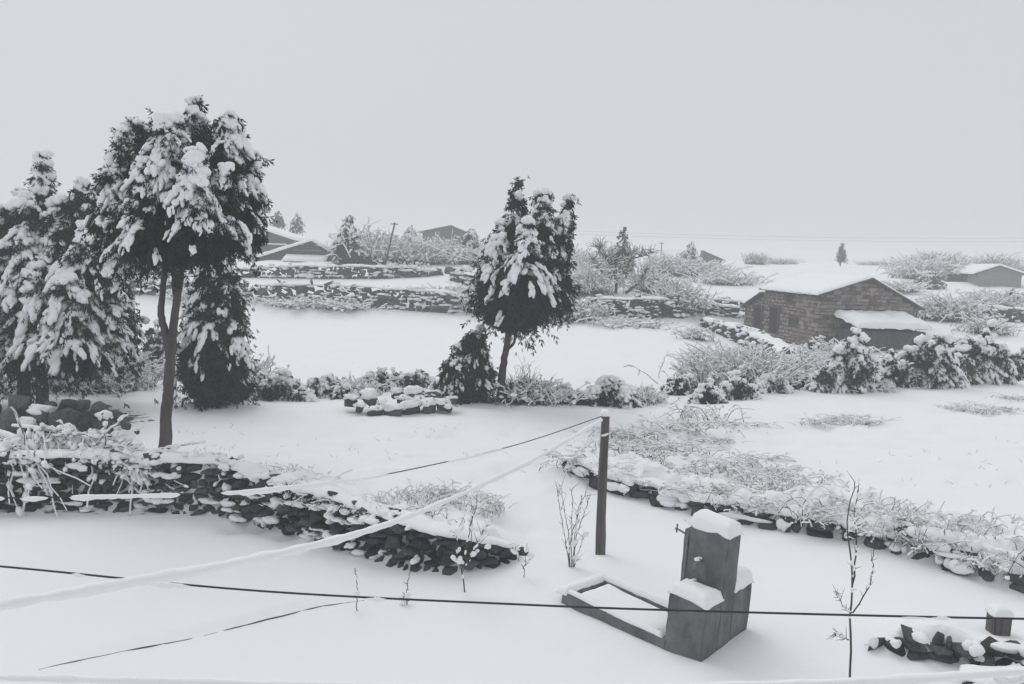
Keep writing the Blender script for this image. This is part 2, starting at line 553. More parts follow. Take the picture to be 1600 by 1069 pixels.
def ground(xy):
    xy = np.atleast_2d(np.asarray(xy, float))
    z = np.zeros(len(xy))
    for s in range(0, len(xy), 20000):
        c = xy[s:s + 20000]
        W = warp(c)
        D = np.sqrt(((W[:, None] - CW[None]) ** 2).sum(2) + C2)
        z[s:s + 20000] = D @ wts[:NN] + wts[NN]
    z += steps(xy)
    p = np.concatenate([xy, np.zeros((len(xy), 1))], 1)
    dist = np.hypot(xy[:, 0], xy[:, 1])
    amp = np.clip((dist - 9) / 8, 0.12, 1)
    z += 0.05 * amp * fbm(p * 0.55, 3, 3) + 0.036 * amp * fbm(p * np.array([1.6, 3.2, 1]), 3, 9) + 0.016 * fbm(p * 1.1, 3, 21) + 0.006 * fbm(p * np.array([2.2, 4.5, 1]), 2, 25)
    far = np.clip((dist - 45) / 30, 0, 1)
    z += 0.25 * far * fbm(p * 0.22, 3, 5)
    return z


MOUNDS = []
for px, py, r_, h_ in ((1180, 1012, 0.45, 0.12), (1120, 1040, 0.35, 0.04), (1220, 985, 0.5, 0.08), (1060, 1050, 0.3, 0.03), (940, 875, 0.3, 0.05), (1000, 905, 0.6, 0.06), (880, 900, 0.6, 0.05), (1420, 985, 0.6, 0.08), (1300, 930, 0.7, 0.04)):
    MOUNDS.append((*GZ(px, py, 0)[:2], r_, h_))
for px, py, r_, h_ in ((700, 790, 0.5, 0.1), (760, 810, 0.5, 0.1), (640, 770, 0.6, 0.1), (1080, 668, 1.2, 0.12), (1180, 650, 1.4, 0.12)):
    MOUNDS.append((*GZ(px, py, 0.4)[:2], r_, h_))
_rgd = np.random.default_rng(77)
DENTS = []
for k in range(220):
    q = GZ(_rgd.uniform(330, 900), _rgd.uniform(655, 790), 0.5)
    DENTS.append((q[0], q[1], _rgd.uniform(0.1, 0.22), -_rgd.uniform(0.03, 0.085)))
for k in range(110):
    q = GZ(_rgd.uniform(900, 1600), _rgd.uniform(640, 760), 0.4)
    DENTS.append((q[0], q[1], _rgd.uniform(0.12, 0.26), -_rgd.uniform(0.03, 0.08)))
for k in range(36):
    q = GZ(_rgd.uniform(850, 1250), _rgd.uniform(850, 960), 0.0)
    DENTS.append((q[0], q[1], _rgd.uniform(0.08, 0.2), _rgd.uniform(-0.025, 0.02)))
_ground0 = ground


def ground(xy):
    xy = np.atleast_2d(np.asarray(xy, float))
    z = _ground0(xy)
    for mx_, my_, r_, h_ in MOUNDS:
        z += h_ * np.exp(-((xy[:, 0] - mx_) ** 2 + (xy[:, 1] - my_) ** 2) / r_ ** 2)
    if len(xy) > 50:
        for mx_, my_, r_, h_ in DENTS:
            mk = (np.abs(xy[:, 0] - mx_) < 0.8) & (np.abs(xy[:, 1] - my_) < 0.8)
            z[mk] += h_ * np.exp(-((xy[mk, 0] - mx_) ** 2 + ((xy[mk, 1] - my_) * 0.8) ** 2) / r_ ** 2)
    # lumpy snow over the buried brush behind the right edging
    _, sb = step(xy, PB, 0.35, 1)
    band = np.clip(sb / 0.3, 0, 1) * np.exp(-np.clip(sb - 0.5, 0, None) ** 2 / 1.6)
    band = band * np.exp(-step.past / 0.3)
    p = np.column_stack([xy, np.zeros(len(xy))])
    z += band * (0.12 * fbm(p * 1.9, 3, 41) + 0.09 * np.abs(fbm(p * 4.5, 2, 47)) + 0.06)
    return z


def gz(x, y):
    return float(ground([[x, y]])[0])


def G(px, py, near=4.0, far=160.0):
    """point where a pixel's ray first meets the ground"""
    r = ray(px, py)
    ds = np.concatenate([np.arange(near, 30, 0.15), np.arange(30, far, 0.6)])
    pts = CAM + r[None] * (ds / r[1])[:, None]
    below = pts[:, 2] < ground(pts[:, :2])
    if not below.any():
        return P(px, py, far)
    i = int(np.argmax(below))
    lo, hi = ds[max(i - 1, 0)], ds[i]
    for _ in range(12):
        m = 0.5 * (lo + hi)
        p = CAM + r * (m / r[1])
        if p[2] < gz(p[0], p[1]):
            hi = m
        else:
            lo = m
    p = CAM + r * (hi / r[1])
    return p


def on_ground(p, sink=0.0):
    return np.array([p[0], p[1], gz(p[0], p[1]) - sink])


# ground sheet: a fan that is fine near the camera and coarse far away
nr, nc = 620, 400
vv = np.log(np.concatenate([np.linspace(6, 17, 50, endpoint=False), np.exp(np.linspace(math.log(17), math.log(420), nr - 50))]))
uu = np.linspace(-math.radians(62), math.radians(62), nc)
UU, VV = np.meshgrid(uu, vv)
gx = np.exp(VV) * np.sin(UU); gy = np.exp(VV) * np.cos(UU) - 12.0
gxy = np.stack([gx.ravel(), gy.ravel()], 1)
gzv = ground(gxy)
acc = Acc()
idx = np.arange(nr * nc).reshape(nr, nc)
acc.add(np.column_stack([gxy, gzv]), np.stack([idx[:-1, :-1], idx[:-1, 1:], idx[1:, 1:], idx[1:, :-1]], 2).reshape(-1, 4))
gme = acc.mesh('ground')
soil = np.zeros(len(gxy))


def soil_patch(px, py, rx, ry, amt=0.62):
    p = G(px, py)
    global soil
    d = ((gxy[:, 0] - p[0]) / rx) ** 2 + ((gxy[:, 1] - p[1]) / ry) ** 2
    soil = np.maximum(soil, amt * np.exp(-d * 0.8))


soil_patch(30, 660, 2.6, 1.9, 0.85)
soil_patch(120, 655, 1.7, 1.5, 0.85)
soil_patch(-120, 660, 3, 2, 0.7)
soil_patch(320, 622, 1.0, 0.5, 0.62)
soil_patch(770, 624, 1.1, 0.4, 0.62)
soil_patch(60, 790, 3.0, 0.25, 0.6)
at_ = gme.attributes.new('soil', 'FLOAT', 'POINT')
at_.data.foreach_set('value', soil.astype(np.float32))
ground_o = ob('snowy_ground', gme, M_GROUND, kind='structure')

# ------------------------------------------------------------------ generators
def leaf_tuft(nleaf, seed, spread=0.9, width=0.1):
    r = np.random.default_rng(seed)
    v, f = [], []
    for k in range(nleaf):
        x0 = r.uniform(-0.2, 0.6)
        a = r.uniform(0, 2 * np.pi)
        rad = r.uniform(0.15, 1) * spread * 0.6
        L = r.uniform(0.5, 1.0)
        base = np.array([x0, 0, 0])
        tip = base + np.array([L * 0.75, math.cos(a) * rad, math.sin(a) * rad - 0.2 * L])
        w = np.cross(tip - base, r.normal(size=3)); w = w / np.linalg.norm(w) * width * r.uniform(0.6, 1.2)
        mid = base * 0.45 + tip * 0.55
        i = len(v)
        v += [base, mid + w, tip, mid - w]
        f.append([i, i + 1, i + 2, i + 3])
    return np.array(v), np.array(f)


TUFTS = [leaf_tuft(13, 50 + k, 1.0, 0.07) for k in range(6)]


def conifer(name, label, cat, base, trunks, subs, seed, snow_depth=0.32, p_low=0.16, leaf=0.17, fsc=1.0, blob=0.085,
            fill=None, group=None, sp=3, nb=5, nt=7, snow_boughs=0.86, fol=None, lump=3, blobs=None, low_cut=0.0, fringe=2):
    """trunks: list of (points, r0, r1); subs: dicts apex(3), bot z, R, n, droop, lift"""
    rg = np.random.default_rng(seed)
    base = np.asarray(base, float)
    root = thing(name, label, cat, tuple(base), group)
    tr = Acc()
    for pts, r0, r1 in trunks:
        q = smooth_path(pts, max(8, len(pts) * 5)) - base
        q[1:-1] += rg.normal(0, r0 * 0.05, (len(q) - 2, 3)) * [1, 1, 0.2]
        tube(tr, q, np.linspace(r0, r1, len(q)), 10, 0.14, seed)
    SA, SD, SL, SLIFT, SDROOP, SB = [], [], [], [], [], []
    bi = 0
    for s in subs:
        ap = np.asarray(s['apex'], float) - base
        bot = s['bot'] - base[2]
        ax0 = np.array(s.get('axis', ap[:2]))
        if 'axis' in s:
            ax0 = np.asarray(s['axis']) - base[:2]
        H = ap[2] - bot
        nbo = s['n']
        for k in range(nbo):
            t = (k + rg.uniform(0, 1)) / nbo
            t = t ** s.get('tp', 0.8)
            prof = min(1.0, s.get('p0', 0.16) + s.get('ps', 1.35) * t)
            if t > 0.75:
                prof *= 1 - s.get('under', 0.9) * (t - 0.75)
            r = s['R'] * prof * rg.uniform(0.72, 1.12)
            az = k * 2.39996 + rg.normal(0, 0.35)
            a_xy = ap[:2] * (1 - t) + ax0 * t
            A = np.array([a_xy[0], a_xy[1], ap[2] - H * t])
            lift = s.get('lift', 0.35) * r * rg.uniform(0.5, 1.3)
            droop = s.get('droop', 0.95) * r * rg.uniform(0.7, 1.3)
            A = A - np.array([0, 0, max(0, (lift - droop) * 0.4)])
            shed = rg.uniform() < snow_boughs
            if r > 0.25 and k % 3 == 0 and s.get('limb', True):
                u = np.linspace(0, 0.85, 6)[:, None]
                d0 = np.array([math.cos(az), math.sin(az), 0])
                q = A + d0 * r * u + np.array([0, 0, 1.0]) * (lift * u - droop * u * u)
                tube(tr, q, np.linspace(0.028, 0.008, 6) * (r + 0.4), 5)
            for j in range(sp):
                off = (j - (sp - 1) / 2) * (0.62 / max(1, sp - 1)) * 1.5 + rg.normal(0, 0.18)
                SA.append(A + rg.normal(0, 0.03, 3)); SD.append([math.cos(az + off), math.sin(az + off), 0])
                SL.append(r * rg.uniform(0.7, 1.12)); SLIFT.append(lift * rg.uniform(0.7, 1.2))
                SDROOP.append(droop * rg.uniform(0.7, 1.35)); SB.append(bi if shed else -1)
            bi += 1
    SA, SD, SL, SLIFT, SDROOP, SB = map(np.array, (SA, SD, SL, SLIFT, SDROOP, SB))

    def path(i, u):
        z = SLIFT[i] * u - SDROOP[i] * u * u
        q = SA[i] + SD[i] * (SL[i] * u)[:, None]
        q[:, 2] += z
        tg = SD[i] * SL[i][:, None]
        tg = tg + np.array([0, 0, 1.0]) * (SLIFT[i] - 2 * SDROOP[i] * u)[:, None]
        return q, tg
    N = len(SA)
    ti = np.repeat(np.arange(N), nt)
    tu = rg.uniform(0.12, 1.08, len(ti))
    tp, tt = path(ti, tu)
    tp += rg.normal(0, 0.045 * fsc, tp.shape) + [0, 0, -0.03 * fsc]
    tt = tt / (np.linalg.norm(tt, axis=1, keepdims=True) + 1e-9) + rg.normal(0, 0.45, tt.shape) + [0, 0, -0.35]
    fi = np.repeat(np.arange(N), fringe)
    fp, ft = path(fi, rg.uniform(0.9, 1.28, len(fi)))
    fp += rg.normal(0, 0.05 * fsc, fp.shape) + [0, 0, 0.02]
    ft = ft / (np.linalg.norm(ft, axis=1, keepdims=True) + 1e-9) + rg.normal(0, 0.5, ft.shape) + [0, 0, -0.2]
    fo = Acc()
    scatter_multi(fo, TUFTS, fp, frames(ft), leaf * 0.85 * rg.uniform(0.6, 1.3, len(fp)), rg)
    ls = leaf * rg.uniform(0.65, 1.25, len(tp))
    scatter_multi(fo, TUFTS, tp, frames(tt), ls, rg)
    if fill:
        for c, rad, nf in fill:
            c = np.asarray(c, float) - base
            q = rg.normal(0, 1, (nf, 3)); q /= np.linalg.norm(q, axis=1, keepdims=True)
            q = c + q * (rg.uniform(0.1, 1, (nf, 1)) ** 0.45) * np.asarray(rad)
            dd = rg.normal(0, 0.6, q.shape) + [0, 0, -0.8] + (q - c) * 0.6
            scatter_multi(fo, TUFTS, q, frames(dd), leaf * 1.15 * rg.uniform(0.7, 1.3, nf), rg)
    # snow where nothing of the tree shelters the bough
    cell = 0.2 * fsc
    key = lambda q: (np.floor(q[:, 0] / cell).astype(int), np.floor(q[:, 1] / cell).astype(int))
    zm = {}
    kx, ky = key(tp)
    for a, b_, z in zip(kx, ky, tp[:, 2]):
        if z > zm.get((a, b_), -1e9):
            zm[(a, b_)] = z
    si = np.repeat(np.arange(N), nb)
    su = np.tile((np.arange(nb) + 0.5) / nb, N) * 0.82 + 0.16 + rg.normal(0, 0.04, len(si))
    spos, st = path(si, su)
    low = rg.uniform(size=N) < p_low
    zlo, zhi = SA[:, 2].min(), SA[:, 2].max()
    low &= SA[:, 2] > zlo + low_cut * (zhi - zlo)
    kx, ky = key(spos)
    top = np.array([zm.get((a, b_), -1e9) for a, b_ in zip(kx, ky)])
    bdep = snow_depth * rg.uniform(0.35, 1.9, bi + 1)
    keep = ((spos[:, 2] > top - bdep[SB[si]]) | low[si]) & (SB[si] >= 0)
    spos, st, su = spos[keep], st[keep], su[keep]
    sn = Acc()
    stl = np.linalg.norm(st, axis=1, keepdims=True)
    stn = st / (stl + 1e-9)
    side = np.cross(stn, [0, 0, 1.0]); side /= np.linalg.norm(side, axis=1, keepdims=True) + 1e-9
    w0 = 0.88 * blob * (1.2 - 0.5 * su)
    seglen = np.clip(stl[:, 0] / nb, 0.02, None)
    out = np.column_stack([stn[:, 0], stn[:, 1], np.zeros(len(stn))])
    fs = np.exp(rg.normal(0, 0.38, N))[si[keep]]
    w0 = w0 * np.clip(fs, 0.45, 1.8)
    for rep_ in range(lump):
        m_ = len(spos)
        w = w0 * rg.uniform(0.4, 1.05, m_) * (1.0 if rep_ == 0 else 0.85)
        c = spos + stn * (seglen * rg.uniform(-0.6, 0.6, m_))[:, None] + side * (w0 * rg.normal(0, 0.6, m_))[:, None]
        c[:, 2] += w * rg.uniform(0.2, 0.7, m_)
        c += out * (w * 0.3)[:, None]
        dr = stn + rg.normal(0, 0.22, stn.shape) + [0, 0, -0.12]
        L = np.clip(seglen * rg.uniform(0.5, 1.15, m_), w * 0.9, w * 3.2)
        scatter_multi(sn, blobs or BLOB1, c, frames(dr), np.stack([L, w, w * 0.8], 1), rg)
    ob('trunk', tr.mesh(name + '_trunk'), M_BARK, root)
    ob('crown', fo.mesh(name + '_crown', False), fol or M_FOL, root)
    if len(spos):
        ob('snow_cover', sn.mesh(name + '_snow'), M_SNOW, root, kind='stuff')
    return root


def twig_bush(name, label, cat, loc, rx, h, n, seed, snow=0.8, arch=0.5, thick=0.008, sthick=0.016, group=None, m=6, sub=2, matl=None, base_r=0.25, lumps=0, mounds=0):
    rg = np.random.default_rng(seed)
    root = thing(name, label, cat, tuple(loc), group)
    az = rg.uniform(0, 2 * np.pi, n)
    L = rg.uniform(0.35, 1.0, n)
    u = np.linspace(0, 1, m)[None, :]
    reach = rx * L * rg.uniform(0.2, 1.05, n)
    hh = h * L * rg.uniform(0.55, 1.1, n)
    bx = rg.normal(0, rx * base_r, n); by = rg.normal(0, rx * base_r, n)
    ar = arch * rg.uniform(0.3, 1.4, n)
    x = bx[:, None] + (np.cos(az) * reach)[:, None] * u ** 1.1
    y = by[:, None] + (np.sin(az) * reach)[:, None] * u ** 1.1
    z = hh[:, None] * ((1 + ar)[:, None] * u - ar[:, None] * u ** 2.2) - 0.03
    pts = np.stack([x, y, z], 2)
    pts[:, 1:] += rg.normal(0, 0.022 * h, pts[:, 1:].shape)
    rad = thick * (1.15 - 0.8 * u) * rg.uniform(0.6, 1.3, (n, 1))
    allp, allr = [pts], [np.broadcast_to(rad, (n, m))]
    for s in range(sub):
        k = rg.integers(1, m - 1, n)
        st = pts[np.arange(n), k]
        dirn = pts[np.arange(n), np.minimum(k + 1, m - 1)] - st
        dirn = dirn / (np.linalg.norm(dirn, axis=1, keepdims=True) + 1e-9) + rg.normal(0, 0.6, (n, 3))
        ln = h * rg.uniform(0.12, 0.34, n)
        q = st[:, None, :] + dirn[:, None, :] * (ln[:, None] * u)[:, :, None]
        q[..., 2] -= (ln[:, None] * 0.35 * u ** 2)
        q[:, 1:] += rg.normal(0, 0.012 * h, q[:, 1:].shape)
        allp.append(q); allr.append(np.broadcast_to(thick * 0.6 * (1.1 - 0.8 * u), (n, m)))
    pts = np.concatenate(allp); rad = np.concatenate(allr)
    a = Acc(); strips(a, pts, rad)
    ob('branches' if False else 'twig_mass', a.mesh(name + '_twigs'), matl or M_TWIG, root, kind='stuff')
    if snow > 0:
        k = rg.uniform(size=len(pts)) < snow
        q = pts[k].copy(); rr = np.clip(rad[k] * 0 + sthick * rg.uniform(0.4, 1.3, (k.sum(), 1)), 0, 1)
        rr = rr * (0.75 + 0.5 * rg.uniform(size=rr.shape))
        q[..., 2] += rr * 0.75
        s = Acc(); strips(s, q[:, 1:], np.broadcast_to(rr, rad[k].shape)[:, 1:])
        for _ in range(mounds):
            mr_ = rg.uniform(0.25, 0.5) * rx
            cc_ = np.array([rg.normal(0, rx * 0.55), rg.normal(0, rx * 0.45), rg.uniform(-0.02, 0.1) * h])
            scatter(s, BLOB3[int(rg.integers(0, 6))], [cc_], frames([[rg.normal(), rg.normal(), 0.0]]), [[mr_ * rg.uniform(0.8, 1.6), mr_ * 0.7, h * rg.uniform(0.25, 0.6)]])
        if lumps:
            j = rg.integers(0, len(pts), lumps); c = pts[j, rg.integers(2, m, lumps)]
            w = sthick * rg.uniform(1.2, 3.2, lumps)
            c = c + np.array([0, 0, 1.0]) * (w * 0.3)[:, None]
            scatter_multi(s, BLOB1, c, frames(rg.normal(0, 1, (lumps, 3)) * [1, 1, 0.25]), np.stack([w * 1.5, w * 1.1, w * 0.75], 1), rg)
        ob('snow_cover', s.mesh(name + '_snow'), M_SNOW, root, kind='stuff')
    return root


def hull_stone(seed, npt=13):
    """angular field stone: hull of points scattered on a blocky ellipsoid"""
    r = np.random.default_rng(seed)
    p = r.normal(size=(npt, 3)); p /= np.linalg.norm(p, axis=1, keepdims=True)
    p = np.sign(p) * np.abs(p) ** 0.6 * r.uniform(0.82, 1.1, (npt, 1))
    bm = bmesh.new()
    for q in p:
        bm.verts.new(q)
    bmesh.ops.convex_hull(bm, input=bm.verts)
    bmesh.ops.delete(bm, geom=[v for v in bm.verts if not v.link_faces], context='VERTS')
    bmesh.ops.triangulate(bm, faces=bm.faces)
    bm.verts.index_update()
    v = np.array([q.co[:] for q in bm.verts]); f = np.array([[q.index for q in t.verts] for t in bm.faces])
    bm.free()
    v = v / np.abs(v).max(0)
    return v, f


STONES = []
for k in range(12):
    v, f = hull_stone(300 + k, 14 + k % 5)
    a = Acc(); a.add(v, f)
    bm = bmesh.new(); tm = a.mesh('tmp_stone', False); bm.from_mesh(tm)
    bmesh.ops.dissolve_limit(bm, angle_limit=0.3, verts=bm.verts, edges=bm.edges)
    bmesh.ops.bevel(bm, geom=list(bm.edges), offset=0.07, segments=1, affect='EDGES')
    me = bpy.data.meshes.new('stone_%d' % k); bm.to_mesh(me); bm.free(); bpy.data.meshes.remove(tm)
    STONES.append((v, f, me))
STONES1 = [hull_stone(500 + k, 11) for k in range(6)]


def along(pl_xy, s):
    seg = np.linalg.norm(np.diff(pl_xy, axis=0), axis=1)
    cum = np.concatenate([[0], np.cumsum(seg)])
    s = np.clip(s, 0, cum[-1] - 1e-6)
    i = np.searchsorted(cum, s, side='right') - 1
    i = np.clip(i, 0, len(seg) - 1)
    t = (s - cum[i]) / seg[i]
    p = pl_xy[i] + (pl_xy[i + 1] - pl_xy[i]) * t[:, None]
    d = (pl_xy[i + 1] - pl_xy[i]) / seg[i][:, None]
    return p, d, i, t


def stone_wall(name, label, pl_xy, heights, seed, size=0.2, thick=0.35, snow_p=0.45, top_snow=0.12, individual=False, maxn=290, zbase=None, lean=0.25, group=None, ledge=1.0, top_w=1.0):
    """dry stone wall along a polyline: coursed rough stones, snow on the ledges and on the top"""
    rg = np.random.default_rng(seed)
    pl = np.asarray(pl_xy, float); heights = np.asarray(heights, float)
    seg = np.linalg.norm(np.diff(pl, axis=0), axis=1); tot = seg.sum()
    mid = pl.mean(0)
    root = thing(name, label, 'stone wall', (mid[0], mid[1], gz(mid[0], mid[1])), group)
    o = np.array(root.location)
    pos, sca, rot, course_top, arc = [], [], [], [], []
    zc = 0.0
    hmax = heights.max()
    while zc < hmax:
        ch = size * rg.uniform(0.5, 0.85)
        s = rg.uniform(0, size)
        while s < tot:
            ln = size * rg.uniform(0.45, 2.3)
            p, d, i, t = along(pl, np.array([s + ln / 2]))
            H = heights[i[0]] + (heights[i[0] + 1] - heights[i[0]]) * t[0]
            if zc < H * rg.uniform(0.86, 1.1) - 0.02:
                nrm = np.array([-d[0, 1], d[0, 0]])     # left of travel = behind
                back = lean * zc + rg.normal(0, 0.035)
                c = p[0] + nrm * (back + thick * 0.3)
                zb = gz(p[0][0] - nrm[0] * 0.1, p[0][1] - nrm[1] * 0.1) if zbase is None else zbase
                pos.append([c[0], c[1], zb + zc + ch / 2 - 0.04 + rg.normal(0, 0.012 if individual else size * 0.14)])
                sca.append([ln * 0.56, thick * rg.uniform(0.45, 0.7), ch * 0.6 * rg.uniform(0.7, 1.45)])
                rot.append(math.atan2(d[0, 1], d[0, 0]) + rg.normal(0, 0.3 if individual else 0.45))
                course_top.append(zc + ch > H - size * 0.6); arc.append(i[0] + t[0])
            s += ln * rg.uniform(0.98, 1.08)
        zc += ch
    pos, sca, rot = np.array(pos), np.array(sca), np.array(rot)
    course_top = np.array(course_top)
    tilt = rg.normal(0, 0.2 if individual else 0.3, len(pos))
    if not individual:
        sca = sca * rg.uniform(0.6, 1.35, sca.shape)
    order = np.argsort(np.hypot(pos[:, 0], pos[:, 1])) if individual else np.arange(0)
    nind = min(maxn, len(order))
    for k in order[:nind]:
        st = STONES[int(rg.integers(0, len(STONES)))]
        q = ob('stone', st[2], M_STONE, root)
        q.location = pos[k] - o; q.scale = sca[k]; q.rotation_euler = (tilt[k], tilt[k] * 0.6, rot[k])
    rest = order[nind:] if individual else np.arange(len(pos))
    R = np.stack([np.array(Matrix.Rotation(r, 3, 'Z') @ Matrix.Rotation(t, 3, 'X')) for r, t in zip(rot, tilt)])
    if len(rest):
        a = Acc()
        kk = rg.integers(0, 6, len(pos))
        for t in range(6):
            mm = rest[kk[rest] == t]
            if len(mm):
                scatter(a, STONES1[t], pos[mm] - o, R[mm], sca[mm])
        ob('stonework', a.mesh(name + '_stones', False), M_STONE, root, kind='stuff')
    # snow on ledges
    sn = Acc()
    sp_ = np.interp(arc, np.arange(len(pl)), np.broadcast_to(snow_p, (len(pl),)))
    sp_ = sp_ * np.clip(1 + 1.6 * fbm(pos * np.array([0.9, 0.9, 1.6]) / max(0.3, size * 2.2), 2, seed + 2), 0.1, 2.2)
    keep = rg.uniform(size=len(pos)) < np.where(course_top & (sp_ > 0.1), np.maximum(sp_, 0.5), sp_)
    for rep_ in range(4):
        q = pos[keep] - o; sc = sca[keep]; Rk = R[keep]
        ax = np.stack([np.cos(rot[keep]), np.sin(rot[keep])], 1)
        nf = -np.stack([-np.sin(rot[keep]), np.cos(rot[keep])], 1)
        m_ = len(q)
        q = q.copy(); q[:, 2] += sc[:, 2] * rg.uniform(0.6, 1.0, m_)
        q[:, :2] += nf * (sc[:, 1] * rg.uniform(0.3, 1.0, m_))[:, None] + ax * (sc[:, 0] * rg.normal(0, 0.45, m_))[:, None]
        ss = np.stack([sc[:, 0] * rg.uniform(0.35, 1.1, m_), sc[:, 1] * rg.uniform(0.25, 0.6, m_), np.clip(sc[:, 2] * rg.uniform(0.3, 0.9, m_), 0.015, 0.09)], 1) * ledge
        scatter_multi(sn, BLOB2 if individual else BLOB1, q, Rk, ss, rg)
    if top_snow:
        m_ = int(tot / 0.07) + 4 if individual else int(tot / 0.16) + 4
        ss_ = np.linspace(0.02, tot - 0.02, m_)
        p, d, i, t = along(pl, ss_)
        k_ = np.ones(9) / 9
        pad = np.pad(d, ((4, 4), (0, 0)), mode='edge')
        d = np.stack([np.convolve(pad[:, q], k_, 'valid') for q in (0, 1)], 1); d /= np.linalg.norm(d, axis=1, keepdims=True)
        H = heights[i] + (heights[i + 1] - heights[i]) * t
        nrm = np.stack([-d[:, 1], d[:, 0]], 1)
        c = p + nrm * (lean * H + thick * 0.42)[:, None]
        zb = ground(p - nrm * 0.1) if zbase is None else np.full(m_, zbase)
        wob = 1 + 0.45 * fbm(np.column_stack([p * 1.7, np.zeros(m_)]), 3, seed)
        cc = np.column_stack([c, zb + H - 0.015 + 0.03 * fbm(np.column_stack([p * 2.3, np.zeros(m_)]), 2, seed + 9)]) - o
        cornice(sn, cc, thick * 0.72 * wob * top_w, top_snow * wob * np.clip(H / 0.2, 0.15, 1), seed)
    ob('snow_cover', sn.mesh(name + '_snow'), M_SNOW, root, kind='stuff')
    return root


def cornice(acc, c, half_w, half_h, seed, sides=14, rough=0.35):
    """one continuous rounded bank of snow along a path"""
    c = np.asarray(c, float); m_ = len(c)
    d = np.gradient(c, axis=0); d[:, 2] = 0
    d /= np.linalg.norm(d, axis=1, keepdims=True) + 1e-9
    nr_ = np.stack([-d[:, 1], d[:, 0], np.zeros(m_)], 1)
    a = np.linspace(0, 2 * np.pi, sides, endpoint=False)
    prof_y, prof_z = np.cos(a), np.where(np.sin(a) > 0, np.sin(a) ** 0.8 if False else np.sin(a), 0.45 * np.sin(a))
    hw = np.broadcast_to(half_w, (m_,)); hh = np.broadcast_to(half_h, (m_,))
    V = c[:, None, :] + nr_[:, None, :] * (hw[:, None] * prof_y[None])[..., None] + np.array([0, 0, 1.0]) * (hh[:, None] * prof_z[None])[..., None]
    nz = fbm(V.reshape(-1, 3) * 4.2, 3, seed).reshape(m_, sides, 1) + 0.6 * fbm(V.reshape(-1, 3) * 11, 2, seed + 3).reshape(m_, sides, 1)
    V = c[:, None, :] + (V - c[:, None, :]) * (1 + rough * nz)
    fade = np.clip(np.minimum(np.arange(m_), np.arange(m_)[::-1]) / 3.0, 0.05, 1)[:, None, None]
    V = c[:, None, :] + (V - c[:, None, :]) * fade
    idx = np.arange(m_ * sides).reshape(m_, sides)
    acc.add(V.reshape(-1, 3), np.stack([idx[:-1], np.roll(idx[:-1], -1, 1), np.roll(idx[1:], -1, 1), idx[1:]], 2).reshape(-1, 4))


def px_poly(pts, z=None):
    return np.array([G(a, b_)[:2] if z is None else GZ(a, b_, z)[:2] for a, b_ in pts])


# ------------------------------------------------------------------ walls
stone_wall('retaining_wall', 'dark dry stone retaining wall curving below the tall forked tree', PA[:, :2], PA[:, 2] * 1.0 + 0.02, 1, size=0.145, thick=0.28,
           snow_p=[.16, .16, .14, .14, .2, .34, .26, .07, .04, .04, .06], top_snow=0.075, individual=True, maxn=295, lean=0.12, ledge=0.95)
stone_wall('stone_edging', 'low snow-covered stone edging below the brush bank beside the concrete tap', PB[:-1, :2], PB[:-1, 2] * 0.95, 2, size=0.24, thick=0.3,
           snow_p=0.5, top_snow=0.1, individual=True, maxn=295, lean=0.35, ledge=1.0)
far_walls = [
    ('terrace_wall', 'long dark stone terrace wall at the back of the snowy field', [(395, 470), (470, 473), (560, 477), (620, 484), (690, 489), (745, 488)], [0.95, 1.1, 1.15, 1.2, 1.25, 0.8], 46),
    ('terrace_wall', 'upper stone terrace wall just below the gabled houses', [(402, 435), (480, 435), (560, 436), (640, 434), (690, 430)], [0.75, 0.85, 0.85, 0.7, 0.3], 54),
    ('terrace_wall', 'stone terrace wall below the bare twisted fruit tree', [(862, 492), (930, 494), (1000, 500), (1060, 496), (1110, 492), (1165, 497)], [0.6, 1.0, 1.2, 1.0, 0.7, 0.7], 44),
    ('terrace_wall', 'stone wall seen between the forked tree and the left conifers', [(190, 462), (250, 462), (330, 466), (385, 470)], [0.9, 0.9, 0.9, 0.9], 47),
    ('terrace_wall', 'upper field wall behind the trunk of the forked tree', [(170, 428), (250, 430), (330, 432), (400, 434)], [0.6, 0.6, 0.6, 0.6], 54),
    ('terrace_wall', 'stone wall right of the stone house below the plastered house', [(1452, 492), (1510, 500), (1560, 502), (1640, 506)], [0.5, 0.8, 0.8, 0.7], 44),
    ('terrace_wall', 'tumbled stone wall on the field side of the stone house', [(1092, 505), (1130, 525), (1160, 540), (1200, 566), (1225, 580)], [0.35, 0.6, 0.75, 0.85, 0.4], 38),
    ('terrace_wall', 'broken stone wall stub beside the rounded boulder below the far roof', [(700, 437), (730, 446), (760, 452)], [0.5, 0.7, 0.7], 52),
    ('terrace_wall', 'short stone wall on the slope behind the house porch', [(1085, 487), (1130, 481), (1165, 483)], [0.5, 0.55, 0.5], 50),
]
for i, (nm, lab, pts, hs_, dd) in enumerate(far_walls):
    xy = np.array([G(a, b_)[:2] for a, b_ in pts])
    stone_wall(nm, lab, xy, hs_, 20 + i, size=0.32, thick=0.5, snow_p=0.45, top_snow=0.13, individual=False, lean=0.15, ledge=0.9)

